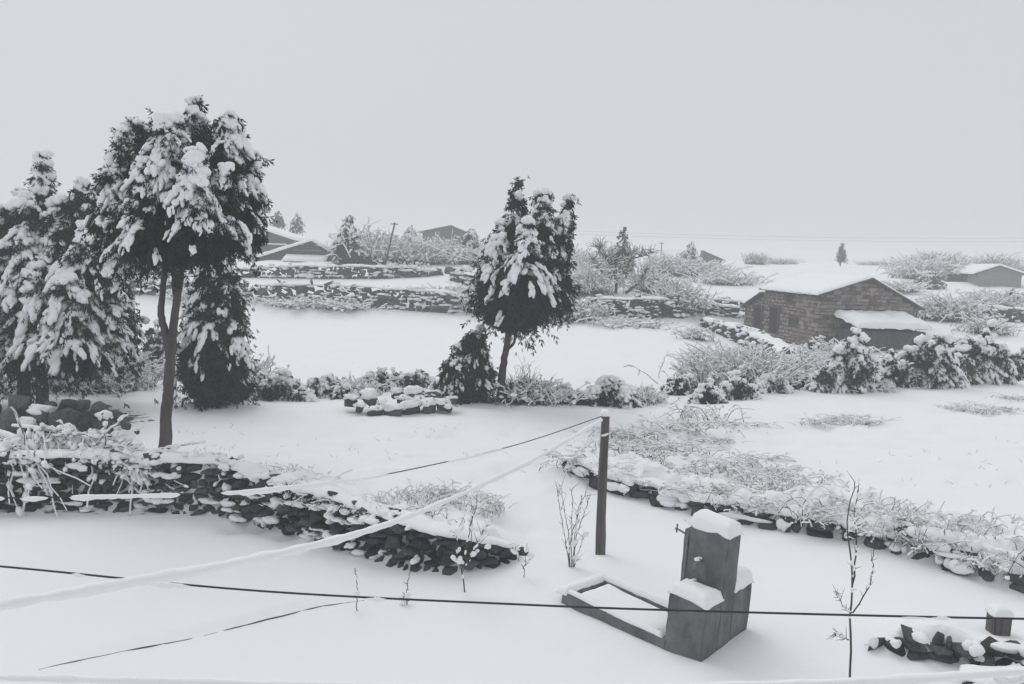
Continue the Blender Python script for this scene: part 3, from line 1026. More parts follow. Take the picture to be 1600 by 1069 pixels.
# low wall in the bottom corner and the snow lying on it
xy = np.array([GZ(a, b_, 0)[:2] for a, b_ in [(1345, 1008), (1400, 1024), (1470, 1036), (1560, 1050), (1680, 1066)]])
stone_wall('corner_wall', 'low dark stone wall under a thick snow pad beside the stub post', xy, [0.06, 0.17, 0.22, 0.24, 0.24], 41, size=0.13, thick=0.26, snow_p=0.3,
           top_snow=0.0, individual=True, lean=0.15)
xy = np.array([GZ(a, b_, 0)[:2] for a, b_ in [(1500, 1085), (1600, 1086), (1720, 1090)]])
stone_wall('corner_wall', 'stone course at the foot of the yard below the snowy rope', xy, [0.12, 0.16, 0.16], 42, size=0.16, thick=0.26, snow_p=0.2, top_snow=0.08, individual=True, lean=0.1)

# buried kerb: a thin dark lip half under the snow
kp = smooth_path(np.column_stack([PK[:, :2], np.zeros(len(PK))]), 70)
kp[:, 2] = ground(kp[:, :2] - np.array([0.0, 0.03])) + 0.002 + 0.009 * fbm(kp * 2.2, 3, 8)
a = Acc(); tube(a, kp, 0.006 + 0.004 * fbm(kp * 3, 2, 4), 6, 0.5, 3)
tag(ob('buried_kerb', a.mesh('buried_kerb'), M_STONE), 'thin dark stone kerb lip half buried across the front yard', 'kerb')


# ------------------------------------------------------------------ rock piles
def rock_pile(name, label, spots, seed, snow, size, slope=0.022):
    rg = np.random.default_rng(seed)
    pyb = max(q[1] for q in spots)
    p0 = G(spots[0][0], pyb)
    root = thing(name, label, 'rock pile', tuple(on_ground(p0)))
    sn = Acc(); o = np.array(root.location)
    for px, py, s in spots:
        pg = G(px, py)
        p = P(px, py, min(pg[1], p0[1] + (pyb - py) * slope))
        sz = s * p[1] / F * float(np.clip(np.exp(rg.normal(0, 0.25)), 0.6, 1.25))
        sc = np.array([sz * rg.uniform(0.72, 1.0), sz * rg.uniform(0.6, 0.85), sz * rg.uniform(0.6, 0.85)])
        rz = rg.uniform(0, 6.28)
        q = ob('rock', STONES[int(rg.integers(0, 12))][2], M_STONE, root)
        q.location = p + np.array([0, sz * 0.4, sc[2] * 0.2]) - o
        q.scale = sc; q.rotation_euler = (rg.normal(0, 0.15), rg.normal(0, 0.15), rz)
        if rg.uniform() < snow:
            cp = Acc(); scatter(cp, BLOB3[int(rg.integers(0, 6))], [[0, 0.05, 0.58]], np.eye(3)[None], [[1.0, 1.0, 0.5]])
            ob('snow_cap', cp.mesh(name + '_cap'), M_SNOW, q)
    return root


rock_pile('rock_heap', 'heap of snow-covered boulders before the low conical bush', [(585, 648, 19), (612, 650, 17), (560, 640, 15), (640, 645, 20), (598, 636, 16), (630, 632, 18), (655, 630, 15), (668, 640, 18),
          (645, 622, 17), (620, 618, 17), (690, 636, 15), (705, 628, 12), (676, 624, 14), (575, 628, 15), (660, 618, 12), (548, 630, 12), (700, 640, 9)], 5, 1.0, 0.3)
rock_pile('rock_heap', 'dark bare rock heap under the left conifers', [(20, 640, 22), (60, 655, 22), (95, 662, 24), (130, 668, 20), (160, 662, 19), (125, 640, 20), (150, 648, 18), (180, 655, 14),
          (100, 645, 20), (75, 640, 18), (40, 668, 20), (10, 662, 22), (195, 668, 10), (212, 676, 10), (170, 678, 14), (135, 684, 16), (100, 682, 16), (60, 685, 14), (-20, 650, 24), (-50, 670, 24)], 6, 0.3, 0.3)
for px, py, s, lab in ((705, 428, 9, 'dark rounded boulder on the upper terrace below the far roof'), (728, 426, 8, 'snow-capped round boulder beside the dark boulder on the upper terrace')):
    r = rock_pile('boulder', lab, [(px, py, s * 1.4)], int(px), 1.0 if px > 710 else 0.0, 0.3)
    r['category'] = 'boulder'

# ------------------------------------------------------------------ big trees
def sub(px, py, bpy_, rpx, d, n, off=0.0, **k):
    """a lobe of a crown: apex pixel, bottom pixel row, radius in pixels, all at the tree's own depth"""
    a = P(px, py, d + off); bt = P(px, bpy_, d + off)
    return dict(apex=a, bot=bt[2], R=rpx * d / F, n=n, axis=bt[:2] if 'ax' not in k else P(k['ax'], bpy_, d + off)[:2], **k)


# tall forked tree
b0 = on_ground(G(257, 706), 0.1); D = b0[1]
Q = lambda x, y, o=0.0: P(x, y, D + o)
conifer('forked_tree', 'tall snow-draped juniper with a forked bare trunk rising above the stone wall', 'tree', b0,
        [([b0, Q(260, 650), Q(264, 600), Q(267, 550), Q(272, 500), Q(281, 440), Q(288, 380), Q(296, 300), Q(299, 220)], 0.112, 0.03),
         ([Q(266, 556), Q(258, 520), Q(252, 490), Q(255, 450), Q(258, 390), Q(250, 320), Q(240, 270)], 0.075, 0.025),
         ([Q(276, 480), Q(272, 440, 0.1), Q(272, 400, 0.1), Q(278, 330, .2)], 0.05, 0.02),
         ([Q(288, 390), Q(315, 330), Q(340, 270), Q(348, 240)], 0.06, 0.02)],
        [sub(203, 182, 350, 56, D, 28, 0.1, p0=0.3), sub(262, 176, 330, 54, D, 28, -0.55, p0=0.3), sub(303, 147, 330, 44, D, 24, 0.35, ps=0.9, p0=0.1),
         sub(356, 164, 345, 48, D, 26, 0.0, p0=0.3), sub(384, 228, 375, 30, D, 20, 0.2, p0=0.35), sub(182, 255, 390, 36, D, 24, -0.2, p0=0.35), sub(305, 225, 385, 52, D, 28, -0.95),
         sub(232, 205, 360, 50, D, 20, 0.95), sub(330, 190, 365, 50, D, 22, 0.95), sub(345, 255, 385, 46, D, 24, -0.65), sub(235, 250, 385, 50, D, 24, -0.75),
         sub(197, 330, 410, 34, D, 14, -0.4)],
        101, low_cut=0.35, snow_depth=0.6, p_low=0.4, leaf=0.14, blob=0.07, sp=4, nb=7, nt=7, snow_boughs=0.92, lump=4, blobs=BLOB2,
        fill=[(Q(290, 350), (0.9, 0.95, 0.5), 4200), (Q(278, 378), (0.72, 0.7, 0.34), 2600), (Q(220, 345), (0.5, 0.6, 0.45), 900), (Q(365, 330), (0.35, 0.5, 0.5), 800), (Q(320, 270, 0.1), (0.8, 0.7, 0.7), 1500), (Q(225, 260, .2), (0.5, 0.6, 0.6), 800)])

# middle tree
b0 = on_ground(G(782, 628), 0.1); D = b0[1]
conifer('slender_tree', 'slender juniper with a bare leaning trunk and three upswept snowy tips', 'tree', b0,
        [([b0, Q(784, 590), Q(790, 550), Q(797, 505), Q(806, 430), Q(810, 360), Q(808, 290)], 0.12, 0.025),
         ([Q(794, 545), Q(803, 535), Q(807, 512), Q(812, 490), Q(825, 430)], 0.045, 0.02),
         ([Q(806, 430), Q(835, 380), Q(848, 305)], 0.05, 0.015), ([Q(806, 430), Q(850, 390), Q(880, 340), Q(893, 305)], 0.05, 0.015)],
        [sub(807, 276, 430, 34, D, 24, 0.1, ps=1.0), sub(847, 289, 430, 36, D, 24, -0.3, ps=1.0), sub(890, 306, 420, 24, D, 20, 0.1, ax=868, ps=1.1), sub(777, 345, 455, 42, D, 26, -0.3),
         sub(820, 345, 480, 52, D, 30, -0.8), sub(858, 370, 480, 40, D, 26, -0.2), sub(765, 390, 470, 26, D, 16, -0.1), sub(795, 350, 470, 50, D, 22, 0.8), sub(850, 345, 470, 45, D, 22, 0.8),
         sub(800, 400, 500, 50, D, 20, -0.3), sub(878, 400, 470, 22, D, 12, 0)],
        102, low_cut=0.3, snow_depth=0.5, p_low=0.25, leaf=0.17, blob=0.09, lump=4, sp=3, nb=5, nt=7, snow_boughs=0.85, fsc=1.25,
        fill=[(Q(812, 455), (1.0, 0.95, 0.6), 3600), (Q(803, 485), (0.75, 0.7, 0.45), 2200), (Q(858, 430), (0.4, 0.5, 0.6), 700), (Q(825, 390), (0.8, 0.7, 0.8), 1400)])

# left conifers
b0 = on_ground(G(38, 632), 0.1); D = b0[1]
conifer('left_conifer', 'pointed conifer with its thin spire highest of the left pair of trunks', 'tree', b0,
        [([b0, Q(38, 560), Q(44, 480), Q(55, 380), Q(65, 245)], 0.16, 0.03)],
        [sub(66, 236, 420, 42, D, 40, 0, ps=0.9, p0=0.08, droop=0.8), sub(40, 300, 480, 55, D, 34, -0.6), sub(90, 310, 470, 50, D, 30, -0.4), sub(20, 350, 540, 62, D, 34, -0.7), sub(60, 390, 570, 70, D, 34, -0.9),
         sub(30, 300, 500, 60, D, 24, 0.9), sub(100, 380, 540, 45, D, 24, 0.0)],
        103, snow_depth=0.55, p_low=0.36, leaf=0.17, blob=0.1, lump=4, sp=3, nb=5, nt=7, snow_boughs=0.86, fsc=1.2,
        fill=[(Q(45, 480), (1.0, 0.9, 1.3), 2200), (Q(40, 540), (1.1, 0.9, 0.65), 1700), (Q(60, 390), (0.7, 0.7, 1.0), 800)])
b0 = on_ground(G(66, 636), 0.1); D = b0[1]
conifer('left_conifer', 'broad twin-tipped conifer nearest the rock heap, heavy snow clumps on its low boughs', 'tree', b0,
        [([b0, Q(66, 570), Q(80, 480), Q(110, 380), Q(128, 285)], 0.16, 0.03)],
        [sub(127, 276, 420, 38, D, 30, 0, ps=1.0), sub(152, 290, 430, 34, D, 26, 0.2, ps=1.0), sub(135, 340, 500, 60, D, 34, -0.6), sub(165, 400, 545, 52, D, 30, -0.5), sub(110, 420, 560, 60, D, 34, -1.1),
         sub(185, 440, 520, 34, D, 18, 0.1), sub(150, 380, 520, 55, D, 24, 0.9)],
        104, snow_depth=0.55, p_low=0.36, leaf=0.17, blob=0.105, lump=4, sp=3, nb=5, nt=7, snow_boughs=0.88, fsc=1.2,
        fill=[(Q(125, 470), (1.1, 0.9, 1.2), 2000), (Q(110, 550), (0.9, 0.8, 0.5), 1100), (Q(130, 370), (0.6, 0.7, 0.9), 600)])
b0 = on_ground(G(-45, 632), 0.1); D = b0[1]
conifer('left_conifer', 'conifer cut off at the edge beside the spired conifer', 'tree', b0,
        [([b0, Q(-45, 500), Q(-20, 330)], 0.15, 0.03)],
        [sub(5, 318, 470, 45, D, 28, 0), sub(-40, 290, 500, 60, D, 30, 0), sub(-10, 380, 560, 70, D, 34, -0.6)],
        105, snow_depth=0.5, p_low=0.1, leaf=0.2, blob=0.105, sp=3, nb=4, nt=6, snow_boughs=0.7, fsc=1.2,
        fill=[(Q(-20, 480), (1.1, 0.9, 1.4), 2200)])

# conical tree behind the forked trunk
b0 = on_ground(G(312, 630), 0.1); D = b0[1]
conifer('cone_tree', 'cone-shaped conifer with foliage to the ground right behind the forked trunk', 'tree', b0,
        [([b0, Q(316, 560), Q(325, 480), Q(340, 380)], 0.1, 0.03)],
        [sub(346, 362, 500, 50, D, 50, 0, ps=0.95, p0=0.1), sub(325, 400, 560, 46, D, 30, -0.4), sub(360, 430, 600, 36, D, 28, -0.3), sub(320, 470, 630, 50, D, 30, -0.3), sub(345, 500, 630, 48, D, 28, 0.3)],
        106, low_cut=0.4, snow_depth=0.55, p_low=0.3, leaf=0.17, blob=0.1, lump=4, sp=3, nb=5, nt=7, snow_boughs=0.86, fsc=1.2,
        fill=[(Q(330, 560), (0.75, 0.7, 1.0), 3600), (Q(335, 480), (0.6, 0.6, 0.8), 1400)])

# conical bush beside the slender tree
b0 = on_ground(G(722, 626), 0.05); D = b0[1]
conifer('cone_bush', 'dark conical juniper bush left of the slender leaning trunk', 'bush', b0, [([b0, Q(730, 570), Q(745, 520)], 0.05, 0.02)],
        [sub(745, 510, 600, 34, D, 36, 0, ps=1.0), sub(715, 535, 620, 36, D, 30, -0.2), sub(755, 550, 625, 24, D, 20, -0.1), sub(700, 560, 625, 24, D, 20, 0), sub(730, 550, 628, 36, D, 24, 0.5)],
        107, snow_depth=0.32, p_low=0.3, leaf=0.13, blob=0.062, sp=3, nb=4, nt=7, snow_boughs=0.8, fsc=0.9,
        fill=[(Q(730, 585), (0.65, 0.6, 0.55), 2600), (Q(740, 540), (0.35, 0.4, 0.4), 800)])

# ------------------------------------------------------------------ shrubs (leafy, snow-laden)
def shrub(px, py, wpx, hpx, label, seed, name='snowy_shrub', lobes=5, snow_boughs=0.85, fol=None, droop=0.95, blobk=1.0, p_low=0.55, group=None, cat='shrub', fillk=1.0, depth=None):
    rg = np.random.default_rng(seed)
    b = G(px, py)
    b = on_ground(b, 0.05); D = b[1]; s = D / F
    subs = []
    for k in range(lobes):
        fx = (k + 0.5) / lobes * 2 - 1 + rg.normal(0, 0.12)
        hh = hpx * (1 - 0.55 * abs(fx) ** 1.6) * rg.uniform(0.8, 1.08)
        ap = b + np.array([fx * wpx * 0.36 * s, rg.uniform(-0.3, 0.4) * wpx * 0.4 * s, hh * s])
        subs.append(dict(apex=ap, bot=b[2] + 0.02, R=wpx * s * rg.uniform(0.2, 0.29), n=int(rg.integers(13, 19)), droop=droop, ps=1.2, limb=False, axis=ap[:2]))
    w = wpx * s
    return conifer(name, label, cat, b, [([b, b + [0.05, 0, hpx * s * 0.5], b + [0.0, 0.05, hpx * s * 0.8]], 0.03, 0.01)], subs, seed, snow_depth=0.2 * w, p_low=p_low,
                   leaf=max(0.08, 0.095 * w ** 0.5), blob=0.054 * w ** 0.6 * blobk, sp=3, nb=5, nt=6, snow_boughs=snow_boughs, fsc=max(0.5, w / 2.2), fol=fol, group=group, fringe=1,
                   fill=[(b + [0, 0, hpx * s * 0.35], (w * 0.36, w * 0.3, hpx * s * 0.38), int(450 * fillk))])


shrub(1330, 612, 100, 110, 'tall drooping snow-laden conifer shrub before the lean-to roof', 201, 'drooping_shrub', 6, 0.95, droop=1.25, blobk=1.25)
shrub(1450, 604, 120, 92, 'wide dark-centred conifer shrub right of the drooping shrub', 202, 'drooping_shrub', 7, 0.8, droop=1.15, blobk=1.2)
shrub(1538, 596, 105, 88, 'loose conifer shrub at the end of the row past the lean-to', 203, 'drooping_shrub', 6, 0.8, droop=1.1, blobk=1.2)
shrub(1345, 548, 36, 52, 'small dark shrub tip showing against the snow on the lean-to', 204, 'small_shrub', 3, 0.3, depth=33)
shrub(950, 632, 118, 42, 'low rounded evergreen bush full of snow clumps behind the fence post', 205, 'low_bush', 8, 0.75, blobk=1.0)
shrub(440, 622, 100, 40, 'low snow-filled hedge bush right of the cone-shaped conifer', 206, 'low_bush', 7, 0.9)
shrub(510, 620, 90, 40, 'low hedge bush between the conifer hedge and the boulder heap', 207, 'low_bush', 7, 0.9)
shrub(380, 624, 60, 36, 'small hedge bush touching the cone-shaped conifer', 208, 'low_bush', 5, 0.9)
shrub(595, 612, 62, 36, 'round twiggy bush above the boulder heap', 209, 'low_bush', 5, 0.8)
shrub(650, 606, 70, 30, 'pale low bush between boulders and conical bush', 210, 'low_bush', 5, 0.9)
shrub(1055, 616, 46, 32, 'small dark bush at the corner of the far field', 211, 'low_bush', 4, 0.5)
shrub(1105, 630, 60, 34, 'snow-clumped low bush under the twiggy thicket', 212, 'low_bush', 5, 0.85)
shrub(1150, 622, 70, 40, 'bush with dark gaps at the foot of the twiggy thicket', 213, 'low_bush', 5, 0.85)
shrub(245, 588, 60, 92, 'rounded grey-green shrub showing left of the forked trunk', 214, 'grey_shrub', 5, 0.45, fol=M_FOL2)
shrub(1450, 452, 60, 34, 'rounded snowy bush left of the plastered house', 215, 'far_bush', 5, 0.9, depth=70, fol=M_FOL2)
shrub(1580, 482, 60, 30, 'grey bush below the plastered house', 217, 'far_bush', 5, 0.7, fol=M_FOL2)
shrub(1245, 537, 34, 40, 'thin snow-dusted plant against the stone house wall', 218, 'wall_plant', 3, 0.7, fol=M_FOL2)
shrub(1275, 556, 46, 36, 'snow-dusted weeds at the corner of the stone house', 219, 'wall_plant', 4, 0.7, fol=M_FOL2)


for i, (px, py, w_, h_, lab) in enumerate([
        (1392, 604, 70, 62, 'snow-laden bush filling the gap between the drooping shrub and the dark-centred one'), (1498, 600, 66, 66, 'snow-laden bush filling the gap beside the loose end shrub'),
        (1588, 592, 60, 58, 'snow-laden bush past the loose end shrub'), (1290, 612, 48, 52, 'low snowy bush at the left foot of the drooping shrub'), (1500, 560, 80, 40, 'snowy bush showing behind the dark-centred conifer shrub'),
        (1205, 612, 64, 36, 'snow-clumped bush right of the thicket foot'), (1252, 606, 50, 28, 'small snowy bush on the bank below the house corner'), (1075, 612, 44, 30, 'small snowy bush between field corner and thicket'),
        (1180, 575, 60, 40, 'snow-filled bush against the tumbled wall'), (470, 626, 50, 26, 'little snowy bush at the front of the hedge row'), (540, 622, 40, 28, 'little snowy bush beside the pale arching bush'),
        (575, 610, 50, 30, 'snowy bush rising behind the left end of the boulder heap'), (622, 604, 48, 26, 'snowy bush rising behind the middle of the boulder heap'), (688, 616, 40, 28, 'snowy bush wedged between boulder heap and conical bush'),
        (872, 628, 64, 30, 'snowy bush right of the dry grass clump'), (905, 630, 44, 24, 'small snowy bush at the left of the low rounded evergreen'), (1012, 626, 50, 26, 'small snowy bush at the right of the low rounded evergreen'),
        (415, 612, 60, 36, 'snowy bush behind the hedge row by the cone-shaped conifer')]):
    shrub(px, py, w_, h_, lab, 240 + i, 'hedge_bush', 5, 0.92, blobk=1.2, fol=M_FOL2 if i % 2 else None)

# ------------------------------------------------------------------ far trees
def far_tree(px, py, tpx, tpy, wpx, label, seed, d=None, snow_boughs=0.75, fol=None, fillk=1.0, ps=1.2, name='far_tree', lobes=3, botk=0.0):
    b = G(px, py) if d is None else P(px, py, d)
    b = on_ground(b, 0.1); D = b[1]; s = D / F
    Q = lambda x, y, o=0.0: P(x, y, D + o)
    H = py - tpy
    subs = [sub(tpx, tpy, py - H * (0.25 + botk), wpx * 0.42, D, 26, 0, ax=px, ps=ps)]
    rg = np.random.default_rng(seed)
    for k in range(lobes):
        subs.append(sub(tpx + rg.uniform(-0.3, 0.3) * wpx, tpy + H * rg.uniform(0.15, 0.45), py - H * (0.02 + botk), wpx * rg.uniform(0.26, 0.36), D, 18, rg.uniform(-0.4, 0.4) * wpx * s))
    return conifer(name, label, 'tree', b, [([b, Q((px + tpx) / 2, py - H * 0.5), Q(tpx, tpy + 3)], 0.03 + 0.02 * H * s, 0.015)], subs, seed, snow_depth=0.12 * wpx * s, p_low=0.15,
                   leaf=0.2 * (wpx * s / 2.2) ** 0.5, blob=0.075 * (wpx * s) ** 0.5, sp=2, nb=3, nt=6, snow_boughs=snow_boughs, fsc=max(0.6, wpx * s / 2.4), fol=fol,
                   fill=[(Q(px * 0.6 + tpx * 0.4, py - H * (0.3 + botk * 0.6)), (wpx * s * 0.34, wpx * s * 0.3, H * s * 0.28), int(700 * fillk))])


far_tree(541, 412, 545, 333, 52, 'dark conifer standing beside the low gabled house', 301, d=60, fillk=1.6)
far_tree(434, 352, 435, 329, 22, 'small round-topped tree above the board-sided house', 302, d=100, snow_boughs=0.3, fol=M_FOL2)
far_tree(463, 362, 464, 332, 24, 'pale conifer on the skyline above the low gabled house', 303, d=100, snow_boughs=0.8, fol=M_FOL2)
far_tree(733, 408, 737, 357, 42, 'small drooping tree on a thin stem before the far brown roof', 304, d=66, botk=0.3, snow_boughs=0.6)
far_tree(972, 432, 974, 354, 50, 'narrow upright conifer behind the bare fruit tree', 305, d=58, ps=0.9, snow_boughs=0.8)
far_tree(1076, 428, 1080, 378, 46, 'grey conifer with a bent tip beside the far shed', 306, d=85, snow_boughs=0.8, fol=M_FOL2)
far_tree(1313, 414, 1317, 379, 18, 'lone thin tree on the bare skyline above the stone house', 307, d=100, snow_boughs=0.3, fol=M_FOL2, botk=0.2)
far_tree(640, 372, 642, 352, 26, 'faint pale tree left of the far brown roof', 308, d=110, fol=M_FOL2, snow_boughs=0.9)
for i, (px, py, w, h, d, lab) in enumerate([(1180, 412, 34, 14, 105, 'round bush on the skyline right of the far shed'), (1222, 415, 50, 9, 108, 'low bush row on the skyline before the lone thin tree'),
                                            (1370, 415, 60, 8, 110, 'low bush row on the skyline past the lone thin tree'), (1470, 416, 70, 24, 95, 'pale thicket on the skyline left of the plastered house'),
                                            (1560, 414, 80, 22, 95, 'pale thicket on the skyline behind the plastered house'), (1440, 418, 46, 20, 95, 'pale bush at the end of the skyline thicket')]):
    b = on_ground(P(px, py, d)); s = d / F
    twig_bush('skyline_bush', lab, 'bush', b, w * s * 0.55, h * s * 1.35, 260, 320 + i, 0.75, 0.3, 0.03, 0.03, base_r=0.35)

# ------------------------------------------------------------------ bare and twiggy bushes
BG = 'frosted bare bushes'
specs = [  # px, py, half width px, height px, twigs, label
    (170, 610, 70, 62, 420, 'frosted bare bush between the left conifers and the forked trunk', 0.7),
    (60, 612, 60, 40, 240, 'bare bush behind the two left trunks', 0.7),
    (560, 618, 36, 30, 200, 'pale arching bush at the left end of the boulder heap', 0.9),
    (845, 628, 46, 40, 320, 'pale brown bush right of the slender leaning trunk', 0.6),
    (1000, 628, 36, 26, 160, 'thin frosted bush right of the low rounded evergreen', 0.8),
    (1160, 600, 84, 62, 620, 'large frosted thicket below the tumbled wall', 0.8),
    (1225, 596, 50, 46, 300, 'low frosted twigs below the stone house corner', 0.85),
    (1110, 606, 50, 46, 280, 'frosted bush at the near corner of the far field', 0.85),
    (1395, 600, 34, 46, 240, 'pale frosted bush between the two conifer shrubs', 0.9),
    (570, 410, 40, 54, 420, 'tall pale bare bush right of the dark far conifer', 0.85),
    (610, 412, 44, 46, 380, 'pale bare bush around the leaning pole', 0.85),
    (660, 412, 50, 42, 420, 'pale bare thicket below the far brown roof', 0.8),
    (710, 412, 44, 40, 360, 'bare thicket with dark stems right of the far brown roof', 0.7),
    (915, 458, 52, 46, 360, 'frosted bare shrub left of the twisted fruit tree', 0.8),
    (1024, 458, 44, 36, 300, 'frosted bare shrub right of the twisted fruit tree', 0.8),
    (1060, 486, 40, 46, 380, 'brown brush lying over the back terrace wall', 0.6),
    (1100, 432, 40, 26, 260, 'pale round bush below the far shed', 0.85),
    (760, 486, 40, 44, 340, 'frosted bush at the end of the long terrace wall', 0.8),
    (905, 498, 46, 34, 360, 'brown-grey brush at the foot of the back terrace wall', 0.6),
    (720, 470, 40, 22, 240, 'low frosted brush above the long terrace wall', 0.85),
    (1480, 500, 48, 40, 420, 'frosted brush at the right eave of the stone house', 0.75),
    (1560, 484, 50, 34, 300, 'frosted brush above the wall below the plastered house', 0.75),
    (1540, 520, 40, 26, 200, 'low frosted brush behind the row of conifer shrubs', 0.8),
    (460, 478, 50, 16, 200, 'low weeds along the foot of the long terrace wall', 0.8),
    (540, 482, 50, 16, 200, 'frosted weeds at the middle of the long terrace wall', 0.8),
    (980, 508, 60, 14, 220, 'frosted weeds along the foot of the back terrace wall', 0.8),
    (1100, 560, 26, 20, 120, 'frosted weeds on the edge of the far field', 0.8),
    (1090, 530, 24, 20, 120, 'frosted weeds at the tumbled wall end', 0.8),
    (395, 600, 34, 44, 200, 'arching frosted twigs right of the cone-shaped conifer', 0.8),
    (800, 420, 60, 36, 360, 'pale far thicket behind the slender tree crown', 0.9),
    (870, 432, 50, 44, 380, 'pale bare bush on the slope right of the slender tree', 0.9),
    (900, 415, 44, 26, 260, 'faint pale scrub on the skyline behind the bare shrubs', 0.9),
    (1045, 430, 40, 34, 300, 'pale scrub around the thin upright pole', 0.9),
    (1130, 444, 50, 22, 260, 'low pale scrub on the slope before the far shed', 0.9),
    (1440, 436, 50, 36, 380, 'tall pale scrub at the left end of the plastered house', 0.9),
    (1400, 455, 40, 18, 200, 'low pale scrub on the slope above the stone house roof', 0.9),
    (640, 428, 40, 18, 200, 'low weeds on the upper terrace below the pole', 0.85),
    (330, 470, 60, 24, 240, 'weeds along the wall seen behind the forked trunk', 0.8),
    (820, 500, 60, 24, 260, 'frosted weeds behind the slender trunk', 0.85),
    (1260, 575, 50, 34, 320, 'frosted twigs at the foot of the house corner', 0.8),
    (1310, 560, 40, 30, 240, 'tangled frosted twigs under the lean-to end', 0.8),
    (690, 468, 30, 22, 180, 'frosted twigs over the long terrace wall end', 0.8),
]
for i, (px, py, hw, h, nn, lab, snw) in enumerate(specs):
    b = on_ground(G(px, py)); s = b[1] / F
    twig_bush('bare_bush', lab, 'bush', b, hw * s, h * s, nn, 400 + i, snw, 0.45, 0.0045 + 0.00022 * b[1], 0.01 + 0.00055 * b[1], base_r=0.42, lumps=int(nn * 0.5))

# dry grass tuft by the slender tree
b = on_ground(G(806, 628)); s = b[1] / F
twig_bush('grass_tuft', 'dark dry grass clump at the foot of the slender leaning trunk', 'grass tuft', b, 40 * s, 46 * s, 700, 460, 0.05, 0.6, 0.009, 0.01, matl=M_GRASS, sub=0, base_r=0.3)
b = on_ground(G(822, 622)); s = b[1] / F
twig_bush('grass_tuft', 'tall thin arching grass beside the slender leaning trunk', 'grass tuft', b, 26 * s, 66 * s, 40, 461, 0.0, 1.4, 0.007, 0.01, matl=M_GRASS, sub=0, base_r=0.2, m=9)


# twisted fruit tree on the back terrace (bare)
def bare_tree(name, label, base, pts_list, seed, twigs=200, spread=0.6, thick=0.02, snow=0.7, tw=0.35):
    rg = np.random.default_rng(seed)
    base = np.asarray(base, float)
    root = thing(name, label, 'tree', tuple(base))
    tr = Acc(); sn = Acc(); nodes = []
    for pts, r0, r1 in pts_list:
        q = smooth_path(pts, 14) - base
        tube(tr, q, np.linspace(r0, r1, 14), 7, 0.2, seed)
        nodes.append(q[4:])
        q2 = q.copy(); q2[:, 2] += np.linspace(r0, r1, 14) * 0.8
        tube(sn, q2[4:], np.linspace(r0, r1, 14)[4:] * 0.8, 5, 0.4, seed + 1)
    nodes = np.concatenate(nodes)
    st = nodes[rg.integers(0, len(nodes), twigs)]
    d = rg.normal(0, 1, (twigs, 3)) * [1, 1, 0.5] + [0, 0, 0.8]
    d /= np.linalg.norm(d, axis=1, keepdims=True)
    u = np.linspace(0, 1, 5)[None, :, None]
    ln = rg.uniform(0.3, 1, (twigs, 1, 1)) * spread
    q = st[:, None, :] + d[:, None, :] * ln * u
    q[:, 1:] += rg.normal(0, 0.05 * spread, q[:, 1:].shape)
    strips(tr, q, np.broadcast_to(thick * (1.1 - 0.8 * u[..., 0]), (twigs, 5)))
    k = rg.uniform(size=twigs) < snow
    q2 = q[k].copy(); q2[..., 2] += thick * 0.8
    strips(sn, q2, np.full(q2.shape[:2], thick * 0.9))
    ob('trunk', tr.mesh(name + '_trunk'), M_TWIG, root)
    ob('snow_cover', sn.mesh(name + '_snow'), M_SNOW, root, kind='stuff')
    return root


b = on_ground(G(962, 458)); D = b[1]; Q = lambda x, y, o=0.0: P(x, y, D + o)
bare_tree('fruit_tree', 'bare twisted fruit tree with dark stems on the back terrace', b,
          [([b, Q(962, 440), Q(956, 415), Q(952, 395)], 0.13, 0.03), ([Q(962, 440), Q(975, 425), Q(984, 405), Q(992, 392)], 0.07, 0.02), ([Q(960, 430), Q(940, 425), Q(925, 405)], 0.06, 0.02),
           ([b + [0.6, 0, 0], Q(990, 448), Q(1004, 436), Q(1010, 420)], 0.09, 0.03), ([Q(956, 415), Q(940, 398), Q(936, 385)], 0.05, 0.02), ([Q(984, 405), Q(1005, 400), Q(1016, 396)], 0.05, 0.02)], 470, 420, 0.9, 0.026)

# ------------------------------------------------------------------ brush bank along the edging
BANK = 'snow-bent brush along the stone edging'
bank = [(905, 716), (925, 738), (960, 700), (990, 740), (1010, 715), (1045, 760), (1080, 740), (1060, 705), (1110, 768), (1130, 735), (1165, 788), (1190, 760), (1215, 800), (1240, 775), (1270, 812), (1295, 790),
        (1320, 822), (1350, 800), (1380, 838), (1415, 818), (1440, 852), (1470, 828), (1505, 870), (1530, 840), (1560, 885), (1590, 850), (1610, 890), (1180, 722), (1010, 685), (1060, 668), (1100, 655), (1640, 880), (960, 680), (1250, 755)]
protos = []
for i in range(6):
    protos.append(twig_bush('bent_brush', 'snow-bent brush tuft on the bank above the stone edging', 'brush', (0, 0, 0), 0.62, 0.34, 36 + 10 * (i % 3), 500 + i, 0.85, 1.3, 0.0055, 0.013, group=BANK, base_r=0.45, lumps=20, sub=2))
rg = np.random.default_rng(55)
for i, (px, py) in enumerate(bank):
    p = on_ground(G(px, py)); k = p[1] / 13.5
    sc = (rg.uniform(0.9, 1.45) * k, rg.uniform(0.7, 1.0) * k, rg.uniform(0.6, 1.25) * k * (1.25 if px > 1250 else 0.75))
    if i < 6:
        protos[i].location = p; protos[i].scale = sc; protos[i].rotation_euler = (0, 0, 0.3 * rg.normal())
    else:
        copy_tree(protos[i % 6], p, 0.4 * rg.normal(), sc)
